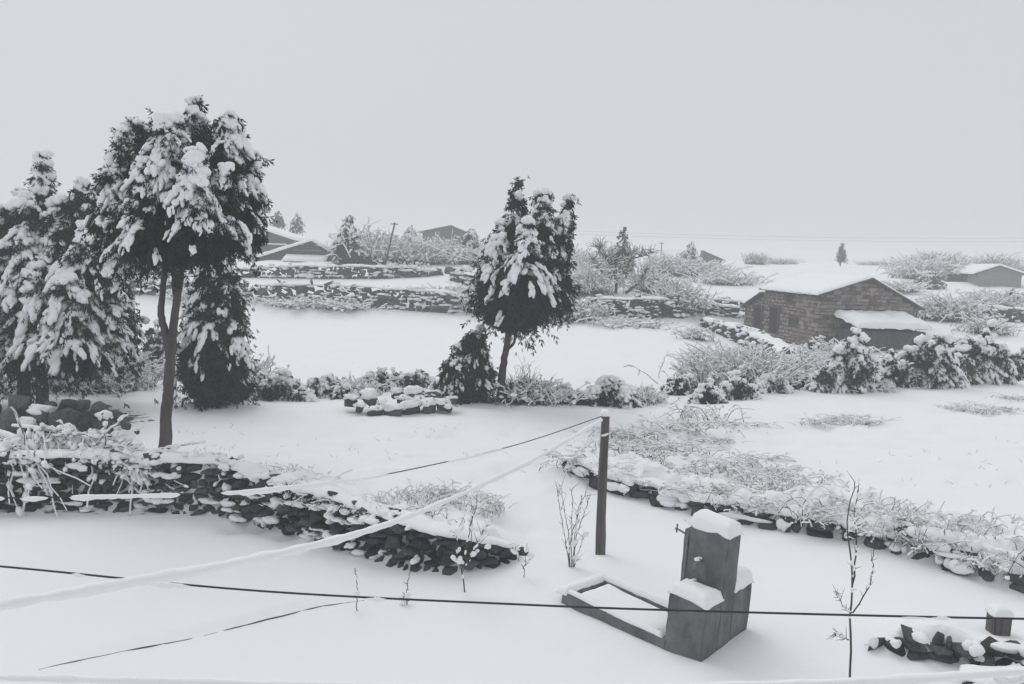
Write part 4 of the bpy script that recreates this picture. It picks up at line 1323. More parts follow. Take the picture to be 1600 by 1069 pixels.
# the lumpy snow that joins the buried brush into one bank
def snow_blanket(label, pl, s0, s1, width, seed, hgt, front=0.1, cell=0.045, soft=12):
    seg = np.linalg.norm(np.diff(pl[:, :2], axis=0), axis=1); tot = seg.sum()
    ns, nw = int(tot * (s1 - s0) / cell), int(width / cell)
    p, d, i, t = along(pl[:, :2], np.linspace(s0 * tot, s1 * tot, ns))
    k_ = np.ones(25) / 25; pad = np.pad(d, ((12, 12), (0, 0)), mode='edge')
    d = np.stack([np.convolve(pad[:, q], k_, 'valid') for q in (0, 1)], 1); d /= np.linalg.norm(d, axis=1, keepdims=True)
    nrm = np.stack([-d[:, 1], d[:, 0]], 1)
    ww = np.linspace(0, 1, nw)
    wid = width * (0.8 + 0.35 * fbm(np.column_stack([p * 0.5, np.zeros(ns)]), 2, seed))
    xy = p[:, None, :] + nrm[:, None, :] * ((front + 0.05 * fbm(np.column_stack([p * 3.1, np.zeros(ns)]), 3, seed + 20))[:, None, None] + ww[None, :, None] * wid[:, None, None])
    g = ground(xy.reshape(-1, 2)).reshape(ns, nw)
    q = np.column_stack([xy.reshape(-1, 2), np.zeros(ns * nw)])
    big = np.clip(0.5 + 0.9 * fbm(q * 1.1, 3, seed), 0, 1.4)
    lump_ = 1 - np.abs(fbm(q * 3.1, 2, seed + 3)) * 1.7
    fine = 1 - np.abs(fbm(q * 8.5, 2, seed + 6)) * 1.5
    h = hgt * (0.35 * big + 0.55 * big * np.clip(lump_, 0, 1) + 0.3 * np.clip(fine, 0, 1) * big).reshape(ns, nw)
    w_ = np.broadcast_to(ww, (ns, nw))
    e = np.clip(np.linspace(0, 1, ns) * soft, 0, 1) * np.clip(np.linspace(1, 0, ns) * soft, 0, 1)
    edge = np.clip(w_ / 0.06, 0, 1) ** 0.5 * np.clip((1 - w_) / 0.55, 0, 1) ** 1.3 * e[:, None]
    z = g + (h + 0.02) * edge - 0.035 * (1 - np.clip(edge * 6, 0, 1))
    jx = np.stack([fbm(q * 6, 2, seed + 11), fbm(q * 6, 2, seed + 12)], 1).reshape(ns, nw, 2) * 0.05 * edge[..., None]
    a = Acc(); idx = np.arange(ns * nw).reshape(ns, nw)
    a.add(np.concatenate([xy + jx, z[..., None]], 2).reshape(-1, 3), np.stack([idx[:-1, :-1], idx[1:, :-1], idx[1:, 1:], idx[:-1, 1:]], 2).reshape(-1, 4))
    o = ob('snow_bank', a.mesh('snow_bank'), M_SNOW, kind='stuff')
    tag(o, label, 'snow bank')


snow_blanket('lumpy snow bank over buried brush above the stone edging', PB[:-1], 0.03, 1.0, 1.9, 71, 0.22)
snow_blanket('snow drift lying along the top of the retaining wall', PA, 0.0, 0.62, 1.1, 74, 0.13, front=0.1)
snow_blanket('thick snow pad lying over the corner wall', PC, 0.05, 1.0, 0.9, 75, 0.14, front=0.07, cell=0.03)
snow_blanket('lumpy snow bank heaped above the end of the retaining wall', PA, 0.6, 0.985, 1.3, 72, 0.2, front=0.16)
# tufts poking through the upper field
UP = 'grass tufts poking through the snow field'
for i, (px, py) in enumerate([(1290, 660), (1320, 655), (1350, 662), (1150, 665), (1530, 645), (1560, 640), (1500, 636), (1590, 625), (1380, 612), (1280, 665), (1120, 690), (1205, 740)]):
    p = on_ground(G(px, py)); c = copy_tree(protos[i % 6], p, rg.normal() * 0.4, (rg.uniform(0.8, 1.5), 0.6, rg.uniform(0.25, 0.5)), 'flattened snowy grass tuft on the open slope behind the edging')
    c['group'] = UP; c.name = 'flat_grass'; c['category'] = 'grass tuft'
# brush and stems hanging over the end of the retaining wall
WB = 'snow-bent brush over the end of the retaining wall'
for i, (px, py) in enumerate([(470, 770), (500, 785), (540, 790), (575, 800), (610, 790), (650, 782), (690, 775), (740, 778), (770, 800), (640, 805), (460, 752), (720, 790)]):
    p = on_ground(G(px, py)); c = copy_tree(protos[(i + 2) % 6], p, rg.normal() * 0.5, (rg.uniform(0.6, 1.0), 0.6, rg.uniform(0.4, 0.8)), 'snow-bent brush tuft along the top of the retaining wall end')
    c['group'] = WB

# ------------------------------------------------------------------ cut branches on the retaining wall
def brush_branch(label, ctrl, r, nside, seed, side_len=0.5, snow_r=0.03):
    rg = np.random.default_rng(seed)
    pts = smooth_path(ctrl, 18); base = pts[0].copy()
    root = thing('fallen_branch', label, 'branch', tuple(base))
    q = pts - base
    w = Acc(); sn = Acc()
    tube(w, q, np.linspace(r, r * 0.4, 18), 7, 0.25, seed)
    q2 = q.copy(); q2[:, 2] += np.linspace(r, r * 0.4, 18) + 0.005
    tube(sn, q2, snow_r * (1 + 0.4 * fbm(q2 * 3, 2, seed)), 8, 0.35, seed)
    k = rg.integers(3, 18, nside)
    tdir = np.gradient(q, axis=0)[k]; tdir /= np.linalg.norm(tdir, axis=1, keepdims=True)
    d = tdir * 0.7 + rg.normal(0, 0.6, (nside, 3)) + [0, -0.35, 0.05]
    u = np.linspace(0, 1, 6)[None, :, None]
    ln = side_len * rg.uniform(0.35, 1.0, (nside, 1, 1))
    s = q[k][:, None, :] + d[:, None, :] * ln * u
    s[..., 2] -= (ln * 0.4 * u ** 1.8)[..., 0]
    s[:, 1:] += rg.normal(0, 0.02, s[:, 1:].shape)
    strips(w, s, np.broadcast_to(0.008 * (1.2 - 0.8 * u[..., 0]), s.shape[:2]))
    s2 = s.copy(); s2[..., 2] += 0.018
    strips(sn, s2, np.broadcast_to(0.017 * rg.uniform(0.5, 1.4, (nside, 1)) * (1.2 - 0.5 * u[..., 0]), s.shape[:2]))
    nbl = nside * 2
    j = rg.integers(0, nside, nbl); c = s[j, rg.integers(2, 6, nbl)]; wv = rg.uniform(0.025, 0.055, nbl)
    scatter_multi(sn, BLOB1, c + [0, 0, 0.02], frames(d[j] + [0, 0, -0.4]), np.stack([wv * 2, wv, wv * 0.8], 1), rg)
    ob('stem', w.mesh('fallen_branch_stem'), M_TWIG, root)
    ob('snow_cover', sn.mesh('fallen_branch_snow'), M_SNOW, root, kind='stuff')
    return root


Dw = PA[3, 1] + 0.3
W = lambda x, y, o=0.0: P(x, y, Dw + o)
brush_branch('thick snowy log lying over the left end of the retaining wall', [W(-60, 660, 0.6), W(-10, 676, 0.4), W(30, 690, 0.2), W(60, 702, 0.1)], 0.05, 14, 601, 0.35, 0.05)
brush_branch('long cut bough with snowy side twigs along the wall top', [W(20, 668, 0.5), W(60, 672, 0.35), W(110, 680, 0.2), W(160, 698, 0.1), W(215, 718, 0.0)], 0.035, 120, 602, 0.55, 0.04)
brush_branch('snowy bough drooping over the left end of the wall face', [W(-60, 700, 0.1), W(0, 706, -0.1), W(30, 710, -0.2), W(55, 716, -0.3)], 0.04, 60, 603, 0.65, 0.045)
brush_branch('thin dark bough lying on the snow below the forked trunk', [W(150, 700, 0.3), W(200, 708, 0.2), W(260, 718, 0.1), W(330, 728, 0.0), W(365, 732, 0)], 0.025, 50, 604, 0.4, 0.03)
brush_branch('bent bough with its cut end under the forked trunk', [W(200, 745, -0.3), W(225, 728, -0.2), W(250, 716, -0.1), W(290, 716, 0.0), (W(340, 712, 0.3))], 0.03, 16, 605, 0.35, 0.035)
brush_branch('bough heaped behind the wall beside the bare rock heap', [W(60, 690, 0.7), W(120, 694, 0.5), W(180, 704, 0.4), W(240, 712, 0.3)], 0.03, 110, 606, 0.6, 0.035)
brush_branch('bough heaped over the wall top between log and bent bough', [W(90, 700, 0.1), W(140, 712, 0.0), W(190, 722, -0.1), W(230, 732, -0.15)], 0.03, 110, 607, 0.5, 0.03)


rg = np.random.default_rng(66)
bl = []
for k in range(110):
    z_ = rg.uniform()
    if z_ < 0.4:
        px, py = rg.uniform(880, 1600), rg.uniform(640, 780)
    elif z_ < 0.7:
        px, py = rg.uniform(200, 900), rg.uniform(640, 720)
    else:
        px, py = rg.uniform(420, 1100), rg.uniform(540, 605)
    c_ = GZ(px, py, 0.5)
    for j in range(int(rg.integers(1, 5))):
        x_, y_ = c_[0] + rg.normal(0, 0.12), c_[1] + rg.normal(0, 0.12)
        bl.append((x_, y_, rg.uniform(0.03, 0.1), rg.normal(0, 0.07), rg.normal(0, 0.07)))
bl = np.array(bl); zb_ = ground(bl[:, :2])
u_ = np.linspace(0, 1, 4)[None, :]
q = np.stack([bl[:, 0:1] + bl[:, 3:4] * u_, bl[:, 1:2] + bl[:, 4:5] * u_, zb_[:, None] - 0.02 + bl[:, 2:3] * u_], 2)
a = Acc(); strips(a, q, np.broadcast_to(0.0035 * (1.1 - 0.7 * u_), q.shape[:2]))
o = ob('grass_stalks', a.mesh('grass_stalks'), M_GRASS, kind='stuff')
tag(o, 'thin dry grass stalks poking through the open snow', 'grass')

# ------------------------------------------------------------------ saplings
def sapling(label, base, stems, seed, ntw=26, tl=0.18, snow=0.35, thick=0.006, clumps=0, cat='sapling'):
    rg = np.random.default_rng(seed)
    base = np.asarray(base, float)
    root = thing('sapling', label, cat, tuple(base))
    w = Acc(); sn = Acc(); nodes = []; tans = []
    for pts, r0, r1 in stems:
        q = smooth_path(pts, 16) - base
        q[2:] += rg.normal(0, 0.006, q[2:].shape)
        tube(w, q, np.linspace(r0, r1, 16), 6, 0.3, seed)
        nodes.append(q[3:]); tans.append(np.gradient(q, axis=0)[3:])
    nodes = np.concatenate(nodes); tans = np.concatenate(tans)
    k = rg.integers(0, len(nodes), ntw)
    d = tans[k] / np.linalg.norm(tans[k], axis=1, keepdims=True) * 0.8 + rg.normal(0, 0.55, (ntw, 3))
    u = np.linspace(0, 1, 5)[None, :, None]
    s = nodes[k][:, None, :] + d[:, None, :] * (tl * rg.uniform(0.25, 1, (ntw, 1, 1))) * u
    strips(w, s, np.broadcast_to(thick * (1.1 - 0.7 * u[..., 0]), s.shape[:2]))
    m = max(1, int(len(nodes) * snow))
    j = rg.integers(0, len(nodes), m)
    wv = rg.uniform(0.008, 0.018, m)
    scatter_multi(sn, BLOB1, nodes[j] + [0, 0, 0.01], frames(tans[j]), np.stack([wv * 2.2, wv, wv], 1), rg)
    if clumps:
        j = rg.integers(0, ntw, clumps); c = s[j, rg.integers(1, 5, clumps)]; wv = rg.uniform(0.02, 0.042, clumps)
        scatter_multi(sn, BLOB1, c, frames(d[j]), np.stack([wv * 1.3, wv, wv], 1), rg)
    ob('stem', w.mesh('sapling_stem'), M_TWIG, root)
    ob('snow_cover', sn.mesh('sapling_snow'), M_SNOW, root, kind='stuff')


b = on_ground(G(727, 925), 0.03); D = b[1]
sapling('snow-tufted sapling standing in front of the end of the retaining wall', b,
        [([b, Q(722, 895), Q(728, 860), Q(736, 820), Q(745, 790)], 0.011, 0.004), ([Q(722, 897), Q(716, 870), Q(713, 830)], 0.008, 0.003), ([Q(728, 880), Q(748, 845), Q(762, 815)], 0.008, 0.003), ([Q(723, 893), Q(735, 870), Q(737, 800), Q(735, 780)], 0.007, .003)], 611, 46, 0.16, 0.5, 0.004, 40)
b = on_ground(G(890, 886), 0.03); D = b[1]
sapling('cluster of thin upright bare canes left of the wooden post', b,
        [([b, Q(884, 850), Q(876, 800), Q(868, 755)], 0.007, 0.004), ([b, Q(892, 840), Q(902, 810), Q(915, 768)], 0.007, 0.004), ([b + [0.03, 0, 0], Q(897, 850), Q(903, 800), Q(909, 775)], 0.007, 0.004),
         ([b + [0.05, 0, 0], Q(900, 840), Q(912, 805), Q(923, 772)], 0.007, 0.004), ([b, Q(888, 830), Q(880, 790), Q(876, 758)], 0.006, 0.004), ([b + [0.02, 0, 0], Q(893, 830), Q(895, 790), Q(894, 765)], 0.006, 0.004), ([b + [0.05, 0, 0], Q(905, 860), Q(915, 835)], 0.008, 0.004)],
        612, 60, 0.14, 0.5, 0.004, 6)
b = on_ground(G(1328, 1062), 0.03); D = b[1]
sapling('tall slender bare sapling standing right of the concrete tap', b,
        [([b, Q(1329, 1020), Q(1328, 970), Q(1331, 930), Q(1331, 890), Q(1326, 850), Q(1324, 810), Q(1330, 780), Q(1336, 750)], 0.012, 0.004), ([Q(1331, 920), Q(1336, 880), Q(1338, 840), Q(1335, 800), Q(1341, 770)], 0.009, 0.004),
         ([Q(1332, 958), Q(1345, 940), Q(1360, 912), Q(1364, 880), Q(1365, 855)], 0.008, 0.003), ([Q(1331, 958), Q(1318, 948), Q(1307, 925)], 0.005, 0.003), ([Q(1326, 1000), Q(1315, 993), Q(1304, 990)], 0.006, 0.004)],
        613, 80, 0.1, 0.5, 0.0035, 0)
b = on_ground(G(558, 955), 0.03); D = b[1]
sapling('single thin stalk at the end of the buried kerb', b, [([b, Q(558, 925), Q(557, 905), Q(554, 888)], 0.006, 0.004)], 614, 5, 0.07, 0.3, 0.0035, 2)
b = on_ground(G(637, 945), 0.03); D = b[1]
sapling('small leafy stalk between the kerb end and the tufted sapling', b, [([b, Q(636, 920), Q(641, 895)], 0.006, 0.004), ([b, Q(632, 930), Q(628, 942)], 0.004, .003)], 615, 22, 0.06, 0.3, 0.006, 4)
b = on_ground(G(818, 902), 0.03); D = b[1]
sapling('little branched twig between the tufted sapling and the canes', b, [([b, Q(820, 880), Q(824, 850)], 0.006, 0.003), ([Q(819, 890), Q(810, 875), Q(803, 850)], 0.005, 0.003), ([Q(820, 885), Q(830, 870)], 0.005, 0.003)], 616, 16, 0.08, 0.4, 0.0035, 6)

# ------------------------------------------------------------------ wooden post with its two lines
b = on_ground(G(938, 866), 0.12); D = b[1]; topp = P(946, 650, D)
root = thing('fence_post', 'upright weathered wooden post carrying two snowy lines', 'post', tuple(b))
a = Acc(); q = smooth_path([b, P(940, 790, D), P(943, 720, D), topp], 30) - b
tube(a, q, np.linspace(0.074, 0.058, 30), 12, 0.13, 5)
ob('shaft', a.mesh('post_shaft'), M_POST, root)
s = Acc(); t0 = topp - b
scatter(s, BLOB2[2], [t0 + [0, 0, 0.035]], np.eye(3)[None], [[0.075, 0.08, 0.055]])
ob('snow_cap', s.mesh('post_cap'), M_SNOW, root)
s = Acc(); tube(s, [t0 + [-0.05, -0.058, -0.27], t0 + [0, -0.07, -0.255], t0 + [0.045, -0.055, -0.235]], [0.012, 0.018, 0.012], 7, 0.3, 8)
ob('snow_streak', s.mesh('post_streak'), M_SNOW, root)


def line_thing(name, label, pix, wire_r, snow_r, seed, gaps, cat='line', hang=0.0, n=220, wire_up=0.0):
    """pix: (x, y, depth). A wire with a snow sleeve broken by bare gaps"""
    inv = np.array([[x, y, 1.0 / d] for x, y, d in pix])
    sm = smooth_path(inv, n)
    pts = np.array([P(x, y, 1.0 / i) for x, y, i in sm])
    base = pts[n // 2].copy()
    root = thing(name, label, cat, tuple(base))
    a = Acc(); tube(a, pts - base, wire_r, 7)
    ob('wire', a.mesh(name + '_wire'), M_WIRE, root)
    rg = np.random.default_rng(seed)
    prof = gaps(sm, rg, pts)
    on = prof > 0.02
    i = 0
    while i < n:
        if on[i]:
            j = i
            while j + 1 < n and on[j + 1]:
                j += 1
            if j - i >= 1:
                c = pts[i:j + 1] - base
                rr = snow_r * prof[i:j + 1] * (1 + 0.18 * fbm(pts[i:j + 1] * 4, 2, seed))
                dl = np.concatenate([[0], np.cumsum(np.linalg.norm(np.diff(pts[i:j + 1], axis=0), axis=1))]) + 0.004
                win = np.clip(np.minimum(dl, dl[::-1]) / 0.09, 0, 1) ** 0.5
                rr = np.maximum(rr * win * (1 + 0.35 * fbm(pts[i:j + 1] * 14, 2, seed + 4)), 0.002)
                c = c + np.array([0, 0, 1.0]) * (hang * rr)[:, None]
                s = Acc(); tube(s, c, rr, 10, 0.3, seed + i)
                ob('snow_sleeve', s.mesh(name + '_snow'), M_SNOW, root)
            i = j + 1
        else:
            i += 1
    return root


TP = D
line_thing('snowy_rope', 'thick snow-sleeved rope running from the post top across the yard', [(1, 0, 0)] and
           [(942, 655, TP), (800, 735, 8.6), (600, 821, 5.75), (400, 872, 4.45), (180, 914, 3.55), (0, 946, 3.05), (-300, 995, 2.5)], 0.006, 0.024, 701, lambda sm, r, p: np.ones(len(sm)) * np.clip(1.05 + 0.5 * fbm(p * 2.6, 3, 3), 0.6, 1.5), n=420)
line_thing('wash_line', 'slack line from the post top with broken snow sleeves over the stone wall', [(942, 650, TP), (800, 697, 10.0), (620, 738, 8.6), (520, 753, 8.0), (350, 769, 7.2), (150, 775, 6.5), (0, 778, 6.0), (-300, 775, 5.2)], 0.006, 0.03, 702,
           lambda sm, r, p: np.where(sm[:, 0] > 530, (fbm(p * 1.4, 2, 9) > 0.02) * 0.45, np.where(sm[:, 0] > 345, np.clip(0.5 + (530 - sm[:, 0]) / 300, 0, 0.9),
                            np.where(((sm[:, 0] > 108) & (sm[:, 0] < 285)) | ((sm[:, 0] > 28) & (sm[:, 0] < 76)) | (sm[:, 0] < 8), 0.72 + 0.3 * fbm(p * 3, 2, 5), 0))), hang=-0.5, n=420)
line_thing('dark_cable', 'thin dark cable crossing the whole yard in front of the concrete tap', [(-500, 842, 4.8), (0, 885, 4.6), (400, 923, 4.5), (800, 944, 4.4), (1100, 955, 4.3), (1600, 967, 4.2), (2100, 972, 4.0)], 0.0062, 0.015, 703,
           lambda sm, r, p: np.where(fbm(p * 2.6, 3, 33) > 0.16, np.clip(0.75 + fbm(p * 9, 2, 4), 0.35, 1.3), 0), hang=-0.55, n=520)
line_thing('near_rope', 'thick snowy rope along the foot of the view below the yard', [(-400, 1046, 2.6), (0, 1058, 2.5), (300, 1066, 2.5), (700, 1073, 2.45), (1100, 1072, 2.4), (1350, 1064, 2.35), (1600, 1049, 2.3), (1900, 1028, 2.2)], 0.006, 0.012, 704,
           lambda sm, r, p: np.ones(len(sm)))

# ------------------------------------------------------------------ concrete tap stand
gN = GZ(1094, 1040, 0.0)
root = thing('tap_stand', 'stepped grey concrete tap pillar with a snow-filled basin', 'water tap', (gN[0], gN[1], 0.0))
ang = math.radians(46)
root.rotation_euler = (0, math.radians(2.5), 0)
U = np.array([math.sin(ang), math.cos(ang), 0]); Vv = np.array([-math.cos(ang), math.sin(ang), 0]); Z = np.array([0, 0, 1.0])


def tbox(name, u0, u1, v0, v1, z0, z1, bev=0.007, m=None, parent=None, slope=(0, 0), seed=0):
    bm = bmesh.new(); tm = box_mesh('tap_' + name, u0, u1, v0, v1, z0, z1, bev); bm.from_mesh(tm); bpy.data.meshes.remove(tm)
    for _ in range(3):
        bmesh.ops.subdivide_edges(bm, edges=[e for e in bm.edges if e.calc_length() > 0.06], cuts=1, use_grid_fill=True)
    co = np.array([v_.co[:] for v_ in bm.verts])
    dn = np.stack([fbm(co * 9 + 3.1 * k, 3, 60 + k) for k in range(3)], 1) * 0.012 + np.stack([fbm(co * 2 + 5 * k, 2, 80 + k) for k in range(3)], 1) * 0.008
    for v_, q_ in zip(bm.verts, dn):
        v_.co += Vector(q_)
    me = bpy.data.meshes.new('tap_' + name); bm.to_mesh(me); bm.free()
    Mx = Matrix(((U[0], Vv[0], 0, 0), (U[1], Vv[1], 0, 0), (0, 0, 1, 0), (0, 0, 0, 1)))
    me.transform(Mx)
    return ob(name, me, m or M_CONC, parent or root)


def uv(u, v, z):
    return U * u + Vv * v + Z * z


WB_ = 0.46
tbox('front_block', 0, 0.30, 0, WB_, -0.15, 0.66)
tbox('pillar', 0.302, 0.55, 0.0, WB_ + 0.02, -0.15, 1.36)
tbox('rear_block', 0.552, 0.93, 0.004, WB_, -0.15, 0.72)
tbox('back_lip', 0.31, 0.5, WB_ + 0.021, WB_ + 0.09, 0.1, 1.27)
# basin
tbox('basin_kerb', 0.0, 0.09, WB_ + 0.002, 1.98, -0.15, 0.085)
tbox('basin_kerb', 0.091, 0.7, 1.89, 1.98, -0.15, 0.085)
tbox('basin_kerb', 0.701, 0.79, WB_ + 0.1, 1.98, -0.15, 0.11)
tbox('basin_floor', 0.092, 0.7, WB_ + 0.003, 1.888, -0.15, 0.0)
ob('basin_snow', snow_slab('basin_snow', [uv(0.1, WB_ + 0.1, 0.0), uv(0.69, WB_ + 0.1, 0.0), uv(0.69, 1.88, 0.03), uv(0.1, 1.88, 0.035)], 0.075, seed=4, over=0.0), M_SNOW, root)
ob('snow_cap', snow_slab('cap_a', [uv(0.0, 0, 0.66), uv(0.3, 0, 0.66), uv(0.3, WB_, 0.66), uv(0, WB_, 0.66)], 0.11, seed=1, over=0.025), M_SNOW, root)
ob('snow_cap', snow_slab('cap_b', [uv(0.3, 0, 1.36), uv(0.55, 0, 1.36), uv(0.55, WB_ + 0.02, 1.36), uv(0.3, WB_ + 0.02, 1.36)], 0.15, seed=2, over=0.03), M_SNOW, root)
ob('snow_cap', snow_slab('cap_c', [uv(0.55, 0.0, 0.72), uv(0.93, 0.0, 0.72), uv(0.93, WB_, 0.72), uv(0.56, WB_, 0.72)], 0.16, seed=3, over=0.02), M_SNOW, root)
ob('snow_ridge', snow_slab('cap_d', [uv(0.7, WB_ + 0.1, 0.11), uv(0.84, WB_ + 0.1, 0.1), uv(0.86, 2.0, 0.1), uv(0.7, 2.0, 0.11)], 0.06, nx=8, ny=40, seed=7, over=0.02), M_SNOW, root)
ob('snow_ridge', snow_slab('cap_e', [uv(0.0, 1.9, 0.085), uv(0.8, 1.9, 0.09), uv(0.8, 2.06, 0.08), uv(0.0, 2.06, 0.07)], 0.06, nx=40, ny=8, seed=8, over=0.02), M_SNOW, root)
ob('snow_ridge', snow_slab('cap_f', [uv(0.01, WB_ + 0.03, 0.083), uv(0.1, WB_ + 0.03, 0.083), uv(0.1, 1.95, 0.083), uv(0.01, 1.95, 0.083)], 0.05, nx=8, ny=44, seed=9, over=-0.02), M_SNOW, root)
# pipe, spouts and valves on the tap face (faces the basin and the front)
a = Acc(); tube(a, [uv(0.40, WB_ + 0.08, 1.16), uv(0.40, WB_ + 0.22, 1.19), uv(0.40, WB_ + 0.27, 1.19)], 0.012, 8)
tube(a, [uv(0.40, WB_ + 0.25, 1.15), uv(0.40, WB_ + 0.25, 1.25)], 0.01, 8)
ob('top_pipe', a.mesh('tap_pipe'), M_METAL, root)
for zt, vv_ in ((0.98, 0.30), (0.72, 0.34)):
    a = Acc(); tube(a, [uv(0.305, vv_, zt), uv(0.20, vv_, zt), uv(0.17, vv_, zt - 0.02), uv(0.165, vv_, zt - 0.07)], 0.014, 8)
    tp = ob('faucet', a.mesh('faucet'), M_METAL, root)
    a = Acc(); tube(a, [uv(0.23, vv_ - 0.05, zt + 0.035), uv(0.23, vv_ + 0.05, zt + 0.035)], 0.008, 6); tube(a, [uv(0.23, vv_, zt), uv(0.23, vv_, zt + 0.035)], 0.008, 6)
    ob('handle', a.mesh('faucet_handle'), M_METAL, tp)
    s = Acc(); scatter(s, BLOB2[1], [uv(0.24, vv_, zt + 0.03)], frames([U]), [[0.07, 0.03, 0.018]])
    ob('snow_cap', s.mesh('faucet_snow'), M_SNOW, tp)
a = Acc(); tube(a, [uv(0.29, WB_ + 0.03, 1.2), uv(0.29, WB_ + 0.03, 0.68)], 0.009, 7); ob('riser_pipe', a.mesh('riser'), M_METAL, root)
# stub post in the corner
b = on_ground(GZ(1557, 1004, 0.0)); D = b[1]
root = thing('stub_post', 'short square dark post stub with a snow cap behind the corner wall', 'post', tuple(b))
ob('shaft', box_mesh('stub', -0.095, 0.095, -0.09, 0.09, -0.05, 0.24, 0.01, 3, 0.003), M_POST, root)
ob('snow_cap', snow_slab('stub_cap', [(-0.1, -0.1, 0.24), (0.1, -0.1, 0.24), (0.1, 0.1, 0.24), (-0.1, 0.1, 0.24)], 0.09, seed=3, over=0.01), M_SNOW, root)


# ------------------------------------------------------------------ houses
def house(label, corner, yaw, Wd, L, el, er, rx, rz, wall_m, over=0.25, roof_t=0.07, snow_t=0.16, name='house', zb=-0.4, front_over=0.25):
    """local x along the gable, y along the ridge going back, origin at the near left corner"""
    root = thing(name, label, 'house', tuple(corner)); root.rotation_euler = (0, 0, yaw)
    gable = [(0, 0, zb), (Wd, 0, zb), (Wd, 0, er), (rx, 0, rz), (0, 0, el)]
    ob('wall', prism_mesh('wall', gable, (0, L, 0)), wall_m, root)
    nl = np.array([rx, rz - el]); nrr = np.array([Wd - rx, rz - er])
    ul = nl / np.linalg.norm(nl); ur = nrr / np.linalg.norm(nrr)
    pl0 = np.array([0, el]) - ul * over; pr1 = np.array([Wd, er]) + np.array([ur[0], -ur[1]]) * over
    y0, y1 = -front_over, L + over
    A = lambda q, y, dz=0.0: (q[0], y, q[1] + dz)
    rd = np.array([rx, rz])
    roof = prism_mesh('roof', [A(pl0, y0, 0.004), A(rd, y0, 0.004), A(pr1, y0, 0.004), A(pr1, y0, roof_t), A(rd, y0, roof_t), A(pl0, y0, roof_t)], (0, y1 - y0, 0))
    r = ob('roof', roof, M_PLANK, root)
    ob('roof_snow', snow_slab('roof_snow_l', [A(pl0, y0 + 0.03, roof_t), A(rd + [0.05, 0], y0 + 0.03, roof_t), A(rd + [0.05, 0], y1, roof_t), A(pl0, y1, roof_t)], snow_t, 20, 24, 5, 0.15, 0.03), M_SNOW, r)
    ob('roof_snow', snow_slab('roof_snow_r', [A(rd - [0.05, 0], y0 + 0.03, roof_t), A(pr1, y0 + 0.03, roof_t), A(pr1, y1, roof_t), A(rd - [0.05, 0], y1, roof_t)], snow_t, 20, 24, 6, 0.15, 0.03), M_SNOW, r)
    return root


def local_on(root, px, py, plane):
    """pixel ray against the local plane x=0 ('side') or y=0 ('front') of a house"""
    Mi = np.array((Matrix.Translation(root.location) @ Matrix.Rotation(root.rotation_euler[2], 4, 'Z')).inverted())
    o = Mi[:3, :3] @ CAM + Mi[:3, 3]; d = Mi[:3, :3] @ ray(px, py)
    k = 0 if plane == 'side' else 1
    return o + d * (-o[k] / d[k])


# stone house
c = HC
yaw = HYAW
tmp = bpy.data.objects.new('tmp', None); tmp.location = c; tmp.rotation_euler = (0, 0, yaw)
ra = local_on(tmp, 1440, 484, 'front'); pk = local_on(tmp, 1360, 436, 'front'); le = local_on(tmp, 1278, 459, 'front'); bk = local_on(tmp, 1196, 450, 'side')
bpy.data.objects.remove(tmp)
Wd, er, rxx, rzz, el, LL = ra[0] - 0.2, ra[2] + 0.1, pk[0], pk[2], le[2] - 0.02, bk[1]
print('STONE HOUSE', Wd, er, rxx, rzz, el, LL, c)
sh = house('brown rubble-stone house with a snowy gable roof and a lean-to', c, yaw, Wd, LL, el, er, rxx, rzz, M_MORTAR, over=0.28, snow_t=0.15, name='stone_house')
openings = []


def opening(name, px0, py0, px1, py1, m, side='side', depth=0.05, label=None):
    a = local_on(sh, px0, py0, side); b_ = local_on(sh, px1, py1, side)
    k = 1 if side == 'side' else 0
    y0, y1 = sorted((a[k], b_[k])); z0, z1 = sorted((a[2], b_[2]))
    openings.append((side, y0, y1, z0, z1))
    if side == 'side':
        me = box_mesh(name, -depth, 0.05, y0, y1, z0, z1, 0.006)
        fr = [(-depth - 0.03, 0.02, y0 - 0.09, y0 - 0.002, z0, z1 + 0.09), (-depth - 0.03, 0.02, y1 + 0.002, y1 + 0.09, z0, z1 + 0.09), (-depth - 0.03, 0.02, y0, y1, z1 + 0.002, z1 + 0.09)]
    else:
        me = box_mesh(name, y0, y1, -depth, 0.05, z0, z1, 0.006); fr = []
    o = ob(name, me, m, sh)
    for f_ in fr:
        ob('frame', box_mesh('frame', *f_, 0.005), M_PLANK, o)
    return o


ext = local_on(sh, 1164, 480, 'side'); 
# rear extension with a lower roof
y1 = min(ext[1], LL + 6.0); ez1 = ext[2]; ez0 = el - 0.25
ob('rear_wall', prism_mesh('rear_wall', [(0.02, LL + 0.003, -0.5), (0.02, y1, -0.5), (0.02, y1, ez1), (0.02, LL + 0.003, ez0)], (Wd * 0.55, 0, 0)), M_MORTAR, sh)
ob('rear_roof', prism_mesh('rear_roof', [(-0.2, LL + 0.29, ez0 - 0.03), (-0.2, y1 + 0.3, ez1 - 0.02), (-0.2, y1 + 0.3, ez1 + 0.05), (-0.2, LL + 0.29, ez0 + 0.04)], (Wd * 0.55 + 0.3, 0, 0)), M_PLANK, sh)
ob('roof_snow', snow_slab('rear_snow', [(-0.2, LL + 0.29, ez0 + 0.04), (Wd * 0.55, LL + 0.29, ez0 + 0.04), (Wd * 0.55, y1 + 0.3, ez1 + 0.05), (-0.2, y1 + 0.3, ez1 + 0.05)], 0.13, 14, 14, 9, 0.2, 0.02), M_SNOW, sh)
opening('door', 1181, 481, 1189, 514, M_DOOR)
opening('door', 1206, 480, 1215, 521, M_DOOR)
opening('window', 1231, 461, 1238, 471, M_DARK)
opening('window', 1235, 497, 1244, 512, M_DARK)
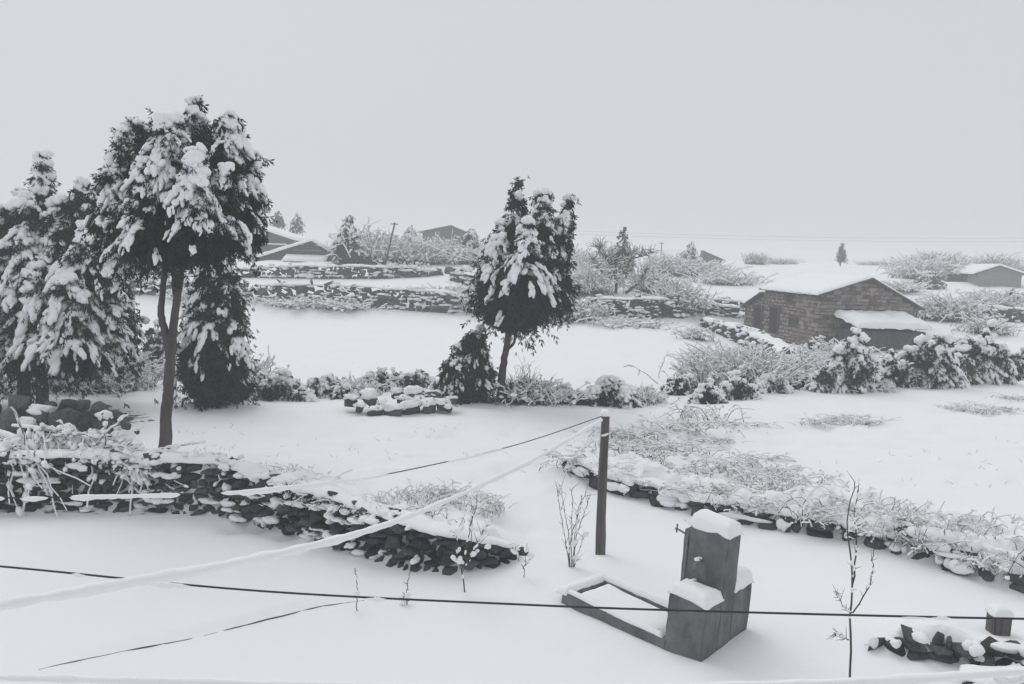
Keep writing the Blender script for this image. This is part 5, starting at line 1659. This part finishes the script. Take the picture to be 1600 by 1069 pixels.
# stones of the two visible walls
rg = np.random.default_rng(91)
stones = []
z = -0.15
while z < rzz:
    ch = rg.uniform(0.12, 0.22)
    s = 0.0
    while s < Wd:
        ln = min(rg.uniform(0.14, 0.44), Wd - s)
        xm = s + ln / 2
        lim = el + (rzz - el) * xm / rxx if xm < rxx else rzz + (er - rzz) * (xm - rxx) / (Wd - rxx)
        if z + ch < lim and ln > 0.1 and z > 0.35:
            stones.append((0, xm, z + ch / 2, ln, ch))
        s += ln + 0.015
    s = 0.0
    while s < y1:
        ln = rg.uniform(0.2, 0.55)
        ym = s + ln / 2
        lim = el - 0.05 if ym < LL else ez0 + (ez1 - ez0) * (ym - LL) / max(0.1, (y1 - LL)) - 0.1
        ok = z + ch < lim and ym + ln / 2 < y1 and all(not (q[0] == 'side' and s < q[2] + 0.1 and s + ln > q[1] - 0.1 and z < q[4] + 0.1 and z + ch > q[3]) for q in openings)
        if ok:
            stones.append((1, ym, z + ch / 2, ln, ch))
        s += ln + 0.02
    z += ch + 0.012
bm_templates = []
for k in range(5):
    me = box_mesh('masonry_stone', -0.5, 0.5, -0.5, 0.5, -0.5, 0.5, 0.09, 40 + k, 0.07)
    me.materials.append(M_MASON); bm_templates.append(me)
area = sorted(range(len(stones)), key=lambda i: (stones[i][0], stones[i][1]))
print('house stones', len(stones))
rest_acc = Acc()
for r_, i in enumerate(area):
    f_, a_, z_, ln, ch = stones[i]
    dp = rg.uniform(0.07, 0.13)
    if r_ < 295:
        q = ob('stone', bm_templates[int(rg.integers(0, 5))], None, sh)
        if f_ == 0:
            q.location = (a_, 0.0, z_); q.scale = (ln, dp, ch)
        else:
            q.location = (0.0, a_, z_); q.scale = (dp, ln, ch)
        q.rotation_euler = (rg.normal(0, 0.05), rg.normal(0, 0.05), 0)
        q.scale[2] *= rg.uniform(0.75, 1.12)
    else:
        cc = np.array([a_, 0, z_]) if f_ == 0 else np.array([0, a_, z_])
        sc = np.array([ln, dp, ch]) if f_ == 0 else np.array([dp, ln, ch])
        k = int(rg.integers(0, 6)); v, ff = STONES1[k]
        rest_acc.add(v * sc * 0.52 + cc, ff)
if rest_acc.n:
    ob('stonework', rest_acc.mesh('house_stonework', False), M_MASON, sh, kind='stuff')
# lean-to in front of the gable
la = local_on(sh, 1302, 487, 'front'); lb = local_on(sh, 1408, 500, 'front')
lx0, lx1, lz = la[0], lb[0], la[2]
fo_ = -2.4
ob('lean_to_wall', box_mesh('lean_to_wall', lx0 + 0.15, lx1 - 0.1, fo_ + 0.25, -0.14, -0.8, lz - 0.75), M_STONE, sh)
ob('lean_to_roof', prism_mesh('lean_to_roof', [(lx0, -0.13, lz - 0.16), (lx0, fo_, lz - 0.62), (lx0, fo_, lz - 0.55), (lx0, -0.13, lz - 0.09)], (lx1 - lx0, 0, 0)), M_PLANK, sh)
ob('roof_snow', snow_slab('lean_snow', [(lx0, fo_ - 0.05, lz - 0.55), (lx1, fo_ - 0.05, lz - 0.55), (lx1, -0.13, lz - 0.09), (lx0, -0.13, lz - 0.09)], 0.24, 30, 20, 12, 0.6, 0.1), M_SNOW, sh)

# far houses
def front_house(label, px0, py0, d, px1, el_py, er_py, rpx, rpy, L, yaw, wall_m, snow_t=0.2, over=0.4, name='far_house', door=None, win=None):
    c = P(px0, py0, d)
    tmp = bpy.data.objects.new('tmp', None); tmp.location = c; tmp.rotation_euler = (0, 0, math.radians(yaw))
    f = lambda x, y: local_on(tmp, x, y, 'front')
    Wd = f(px1, er_py)[0]; er = f(px1, er_py)[2]; el = f(px0, el_py)[2]; pk = f(rpx, rpy)
    bpy.data.objects.remove(tmp)
    h = house(label, c, math.radians(yaw), Wd, L, el, er, pk[0], pk[2], wall_m, over=over, snow_t=snow_t, name=name, zb=-1.2)
    return h


h1 = front_house('low wide gabled house with thick snow on its left roof slope', 404, 411, 62, 514, 404, 394, 487, 378, 7, 6, M_PLANK, 0.28, 0.5)
a = local_on(h1, 446, 397, 'front'); b_ = local_on(h1, 512, 411, 'front')
ob('porch_snow', snow_slab('porch_snow', [(a[0], -1.6, b_[2] + 0.1), (b_[0], -1.6, b_[2] + 0.1), (b_[0], -0.1, a[2] - 0.1), (a[0], -0.1, a[2] - 0.1)], 0.16, seed=4), M_SNOW, h1)
ob('porch_step', box_mesh('porch_step', a[0] + 0.1, b_[0] - 0.1, -1.5, -0.05, -1.2, b_[2] + 0.06), M_STONE, h1)
for k in range(14):
    x0 = 0.25 + k * 0.38
ob('beam', box_mesh('beam', 2.6, 4.7, -0.06, 0.0, 1.05, 1.13), M_PLAST, h1)
h2 = front_house('board-sided gabled house on the slope behind the low wide house', 355, 392, 76, 452, 372, 374, 380, 350, 9, 4, M_PLANK, 0.25, 0.5)
ob('snow_ledge', snow_slab('ledge', [(0.0, -0.3, 0.75), (5.6, -0.3, 0.75), (5.6, -0.02, 0.75), (0.0, -0.02, 0.75)], 0.12, 30, 6, 3), M_SNOW, h2)
for k in range(15):
    ob('board', box_mesh('board', k * 0.36 + 0.05, k * 0.36 + 0.38, -0.035 - 0.012 * (k % 2), 0.0, 0.9, 1.35 + 0.0), M_PLANK, h2)
h3 = front_house('brown far house with a two-tier roof behind the bare thicket', 660, 378, 92, 728, 362, 363, 705, 353, 8, -4, M_PLANK, 0.25, 0.6)
h4 = front_house('tiny far shed with a dark triangular gable on the skyline', 1092, 410, 100, 1128, 404, 406, 1096, 392, 9, 25, M_PLANK, 0.2, 0.4, name='far_shed')

# plastered house
h5 = front_house('plain grey plastered house with a snowy gable roof up the slope', 1527, 449, 70, 1597, 426, 428, 1561, 416, 10, -18, M_PLAST, 0.2, 0.45, name='plastered_house')
Mx = h5
for nm, x0, y0, x1, y1_ in (('door', 1506, 428, 1511, 440), ('window', 1491, 424, 1497, 434)):
    a = local_on(h5, x0, y0, 'side'); b_ = local_on(h5, x1, y1_, 'side')
    ya, yb = sorted((a[1], b_[1])); za, zb_ = sorted((a[2], b_[2]))
    o = ob(nm, box_mesh(nm, -0.04, 0.05, ya, yb, za, zb_), M_DARK, h5)
    ob('frame', box_mesh('frame', -0.06, 0.03, ya - 0.12, yb + 0.12, za - 0.1, za - 0.003), M_PLANK, o)
ob('porch_slab', box_mesh('porch', -1.4, -0.003, 0.4, 7.5, -1.0, 0.12), M_STONE, h5)
ob('porch_snow', snow_slab('porch_s', [(-1.4, 0.4, 0.12), (-0.05, 0.4, 0.12), (-0.05, 7.5, 0.12), (-1.4, 7.5, 0.12)], 0.12, seed=6), M_SNOW, h5)
ob('water_tank', box_mesh('tank', -1.2, -0.4, 5.2, 6.4, 0.16, 1.0, 0.05), M_STONE, h5)


# ------------------------------------------------------------------ poles and far lines
def pole(label, px0, py0, px1, py1, d, r=0.07, name='utility_pole'):
    b = P(px0, py0, d); t = P(px1, py1, d)
    b[2] = min(b[2], gz(b[0], b[1]) - 0.1)
    root = thing(name, label, 'pole', tuple(b))
    a = Acc(); tube(a, np.linspace(0, 1, 8)[:, None] * (t - b), np.linspace(r, r * 0.7, 8), 8)
    ob('shaft', a.mesh('pole_shaft'), M_POST, root)
    a = Acc(); tube(a, [(t - b) * 0.97 + [-0.25, 0, 0.02], (t - b) * 0.97 + [0.25, 0, 0.02]], 0.035, 6)
    ob('crossarm', a.mesh('pole_arm'), M_POST, root)
    return t


t1 = pole('leaning grey pole on the upper terrace among bare bushes', 597, 436, 617, 348, 55)
t2 = pole('thin upright pole behind the frosted shrubs', 1031, 425, 1034, 379, 80, 0.05)


def far_line(label, a, b_, sag, r=0.016, name='power_line'):
    a, b_ = np.asarray(a, float), np.asarray(b_, float)
    u = np.linspace(0, 1, 24)[:, None]
    q = a + (b_ - a) * u; q[:, 2] -= (4 * sag * u * (1 - u))[:, 0]
    base = q[12].copy(); w = Acc(); tube(w, q - base, r, 5)
    o = ob(name, w.mesh(name), M_SNOW if 'snowy' in label else M_METAL); o.location = base
    tag(o, label, 'power line')


far_line('faint upper power line crossing the sky above the stone house', P(780, 356, 105), P(1760, 371, 105), 0.6, 0.011)
far_line('faint lower power line crossing the sky above the stone house', P(780, 361, 105), P(1760, 376, 105), 0.6, 0.011)
far_line('snowy line running left from the leaning pole past the dark conifer', t1, P(505, 378, 58), 0.2, 0.02)
far_line('snowy line dropping right from the leaning pole toward the slender tree', t1 + [0, 0, -0.3], P(770, 415, 48), 0.3, 0.02)

# ------------------------------------------------------------------ haze of the snowfall
hz = box_mesh('haze', -330, 330, -16, 412, -6.0, 11.5)
hm = bpy.data.materials.new('snow_haze'); hm.use_nodes = True
n, l = hm.node_tree.nodes, hm.node_tree.links
n.clear()
ho = n.new('ShaderNodeOutputMaterial'); pv = n.new('ShaderNodeVolumePrincipled')
pv.inputs['Color'].default_value = (0.985, 0.992, 1.0, 1); pv.inputs['Density'].default_value = 0.0037
l.new(pv.outputs[0], ho.inputs['Volume'])
hzo = ob('haze', hz, hm, kind='stuff')
tag(hzo, 'pale even snowfall haze over the whole valley', 'haze')
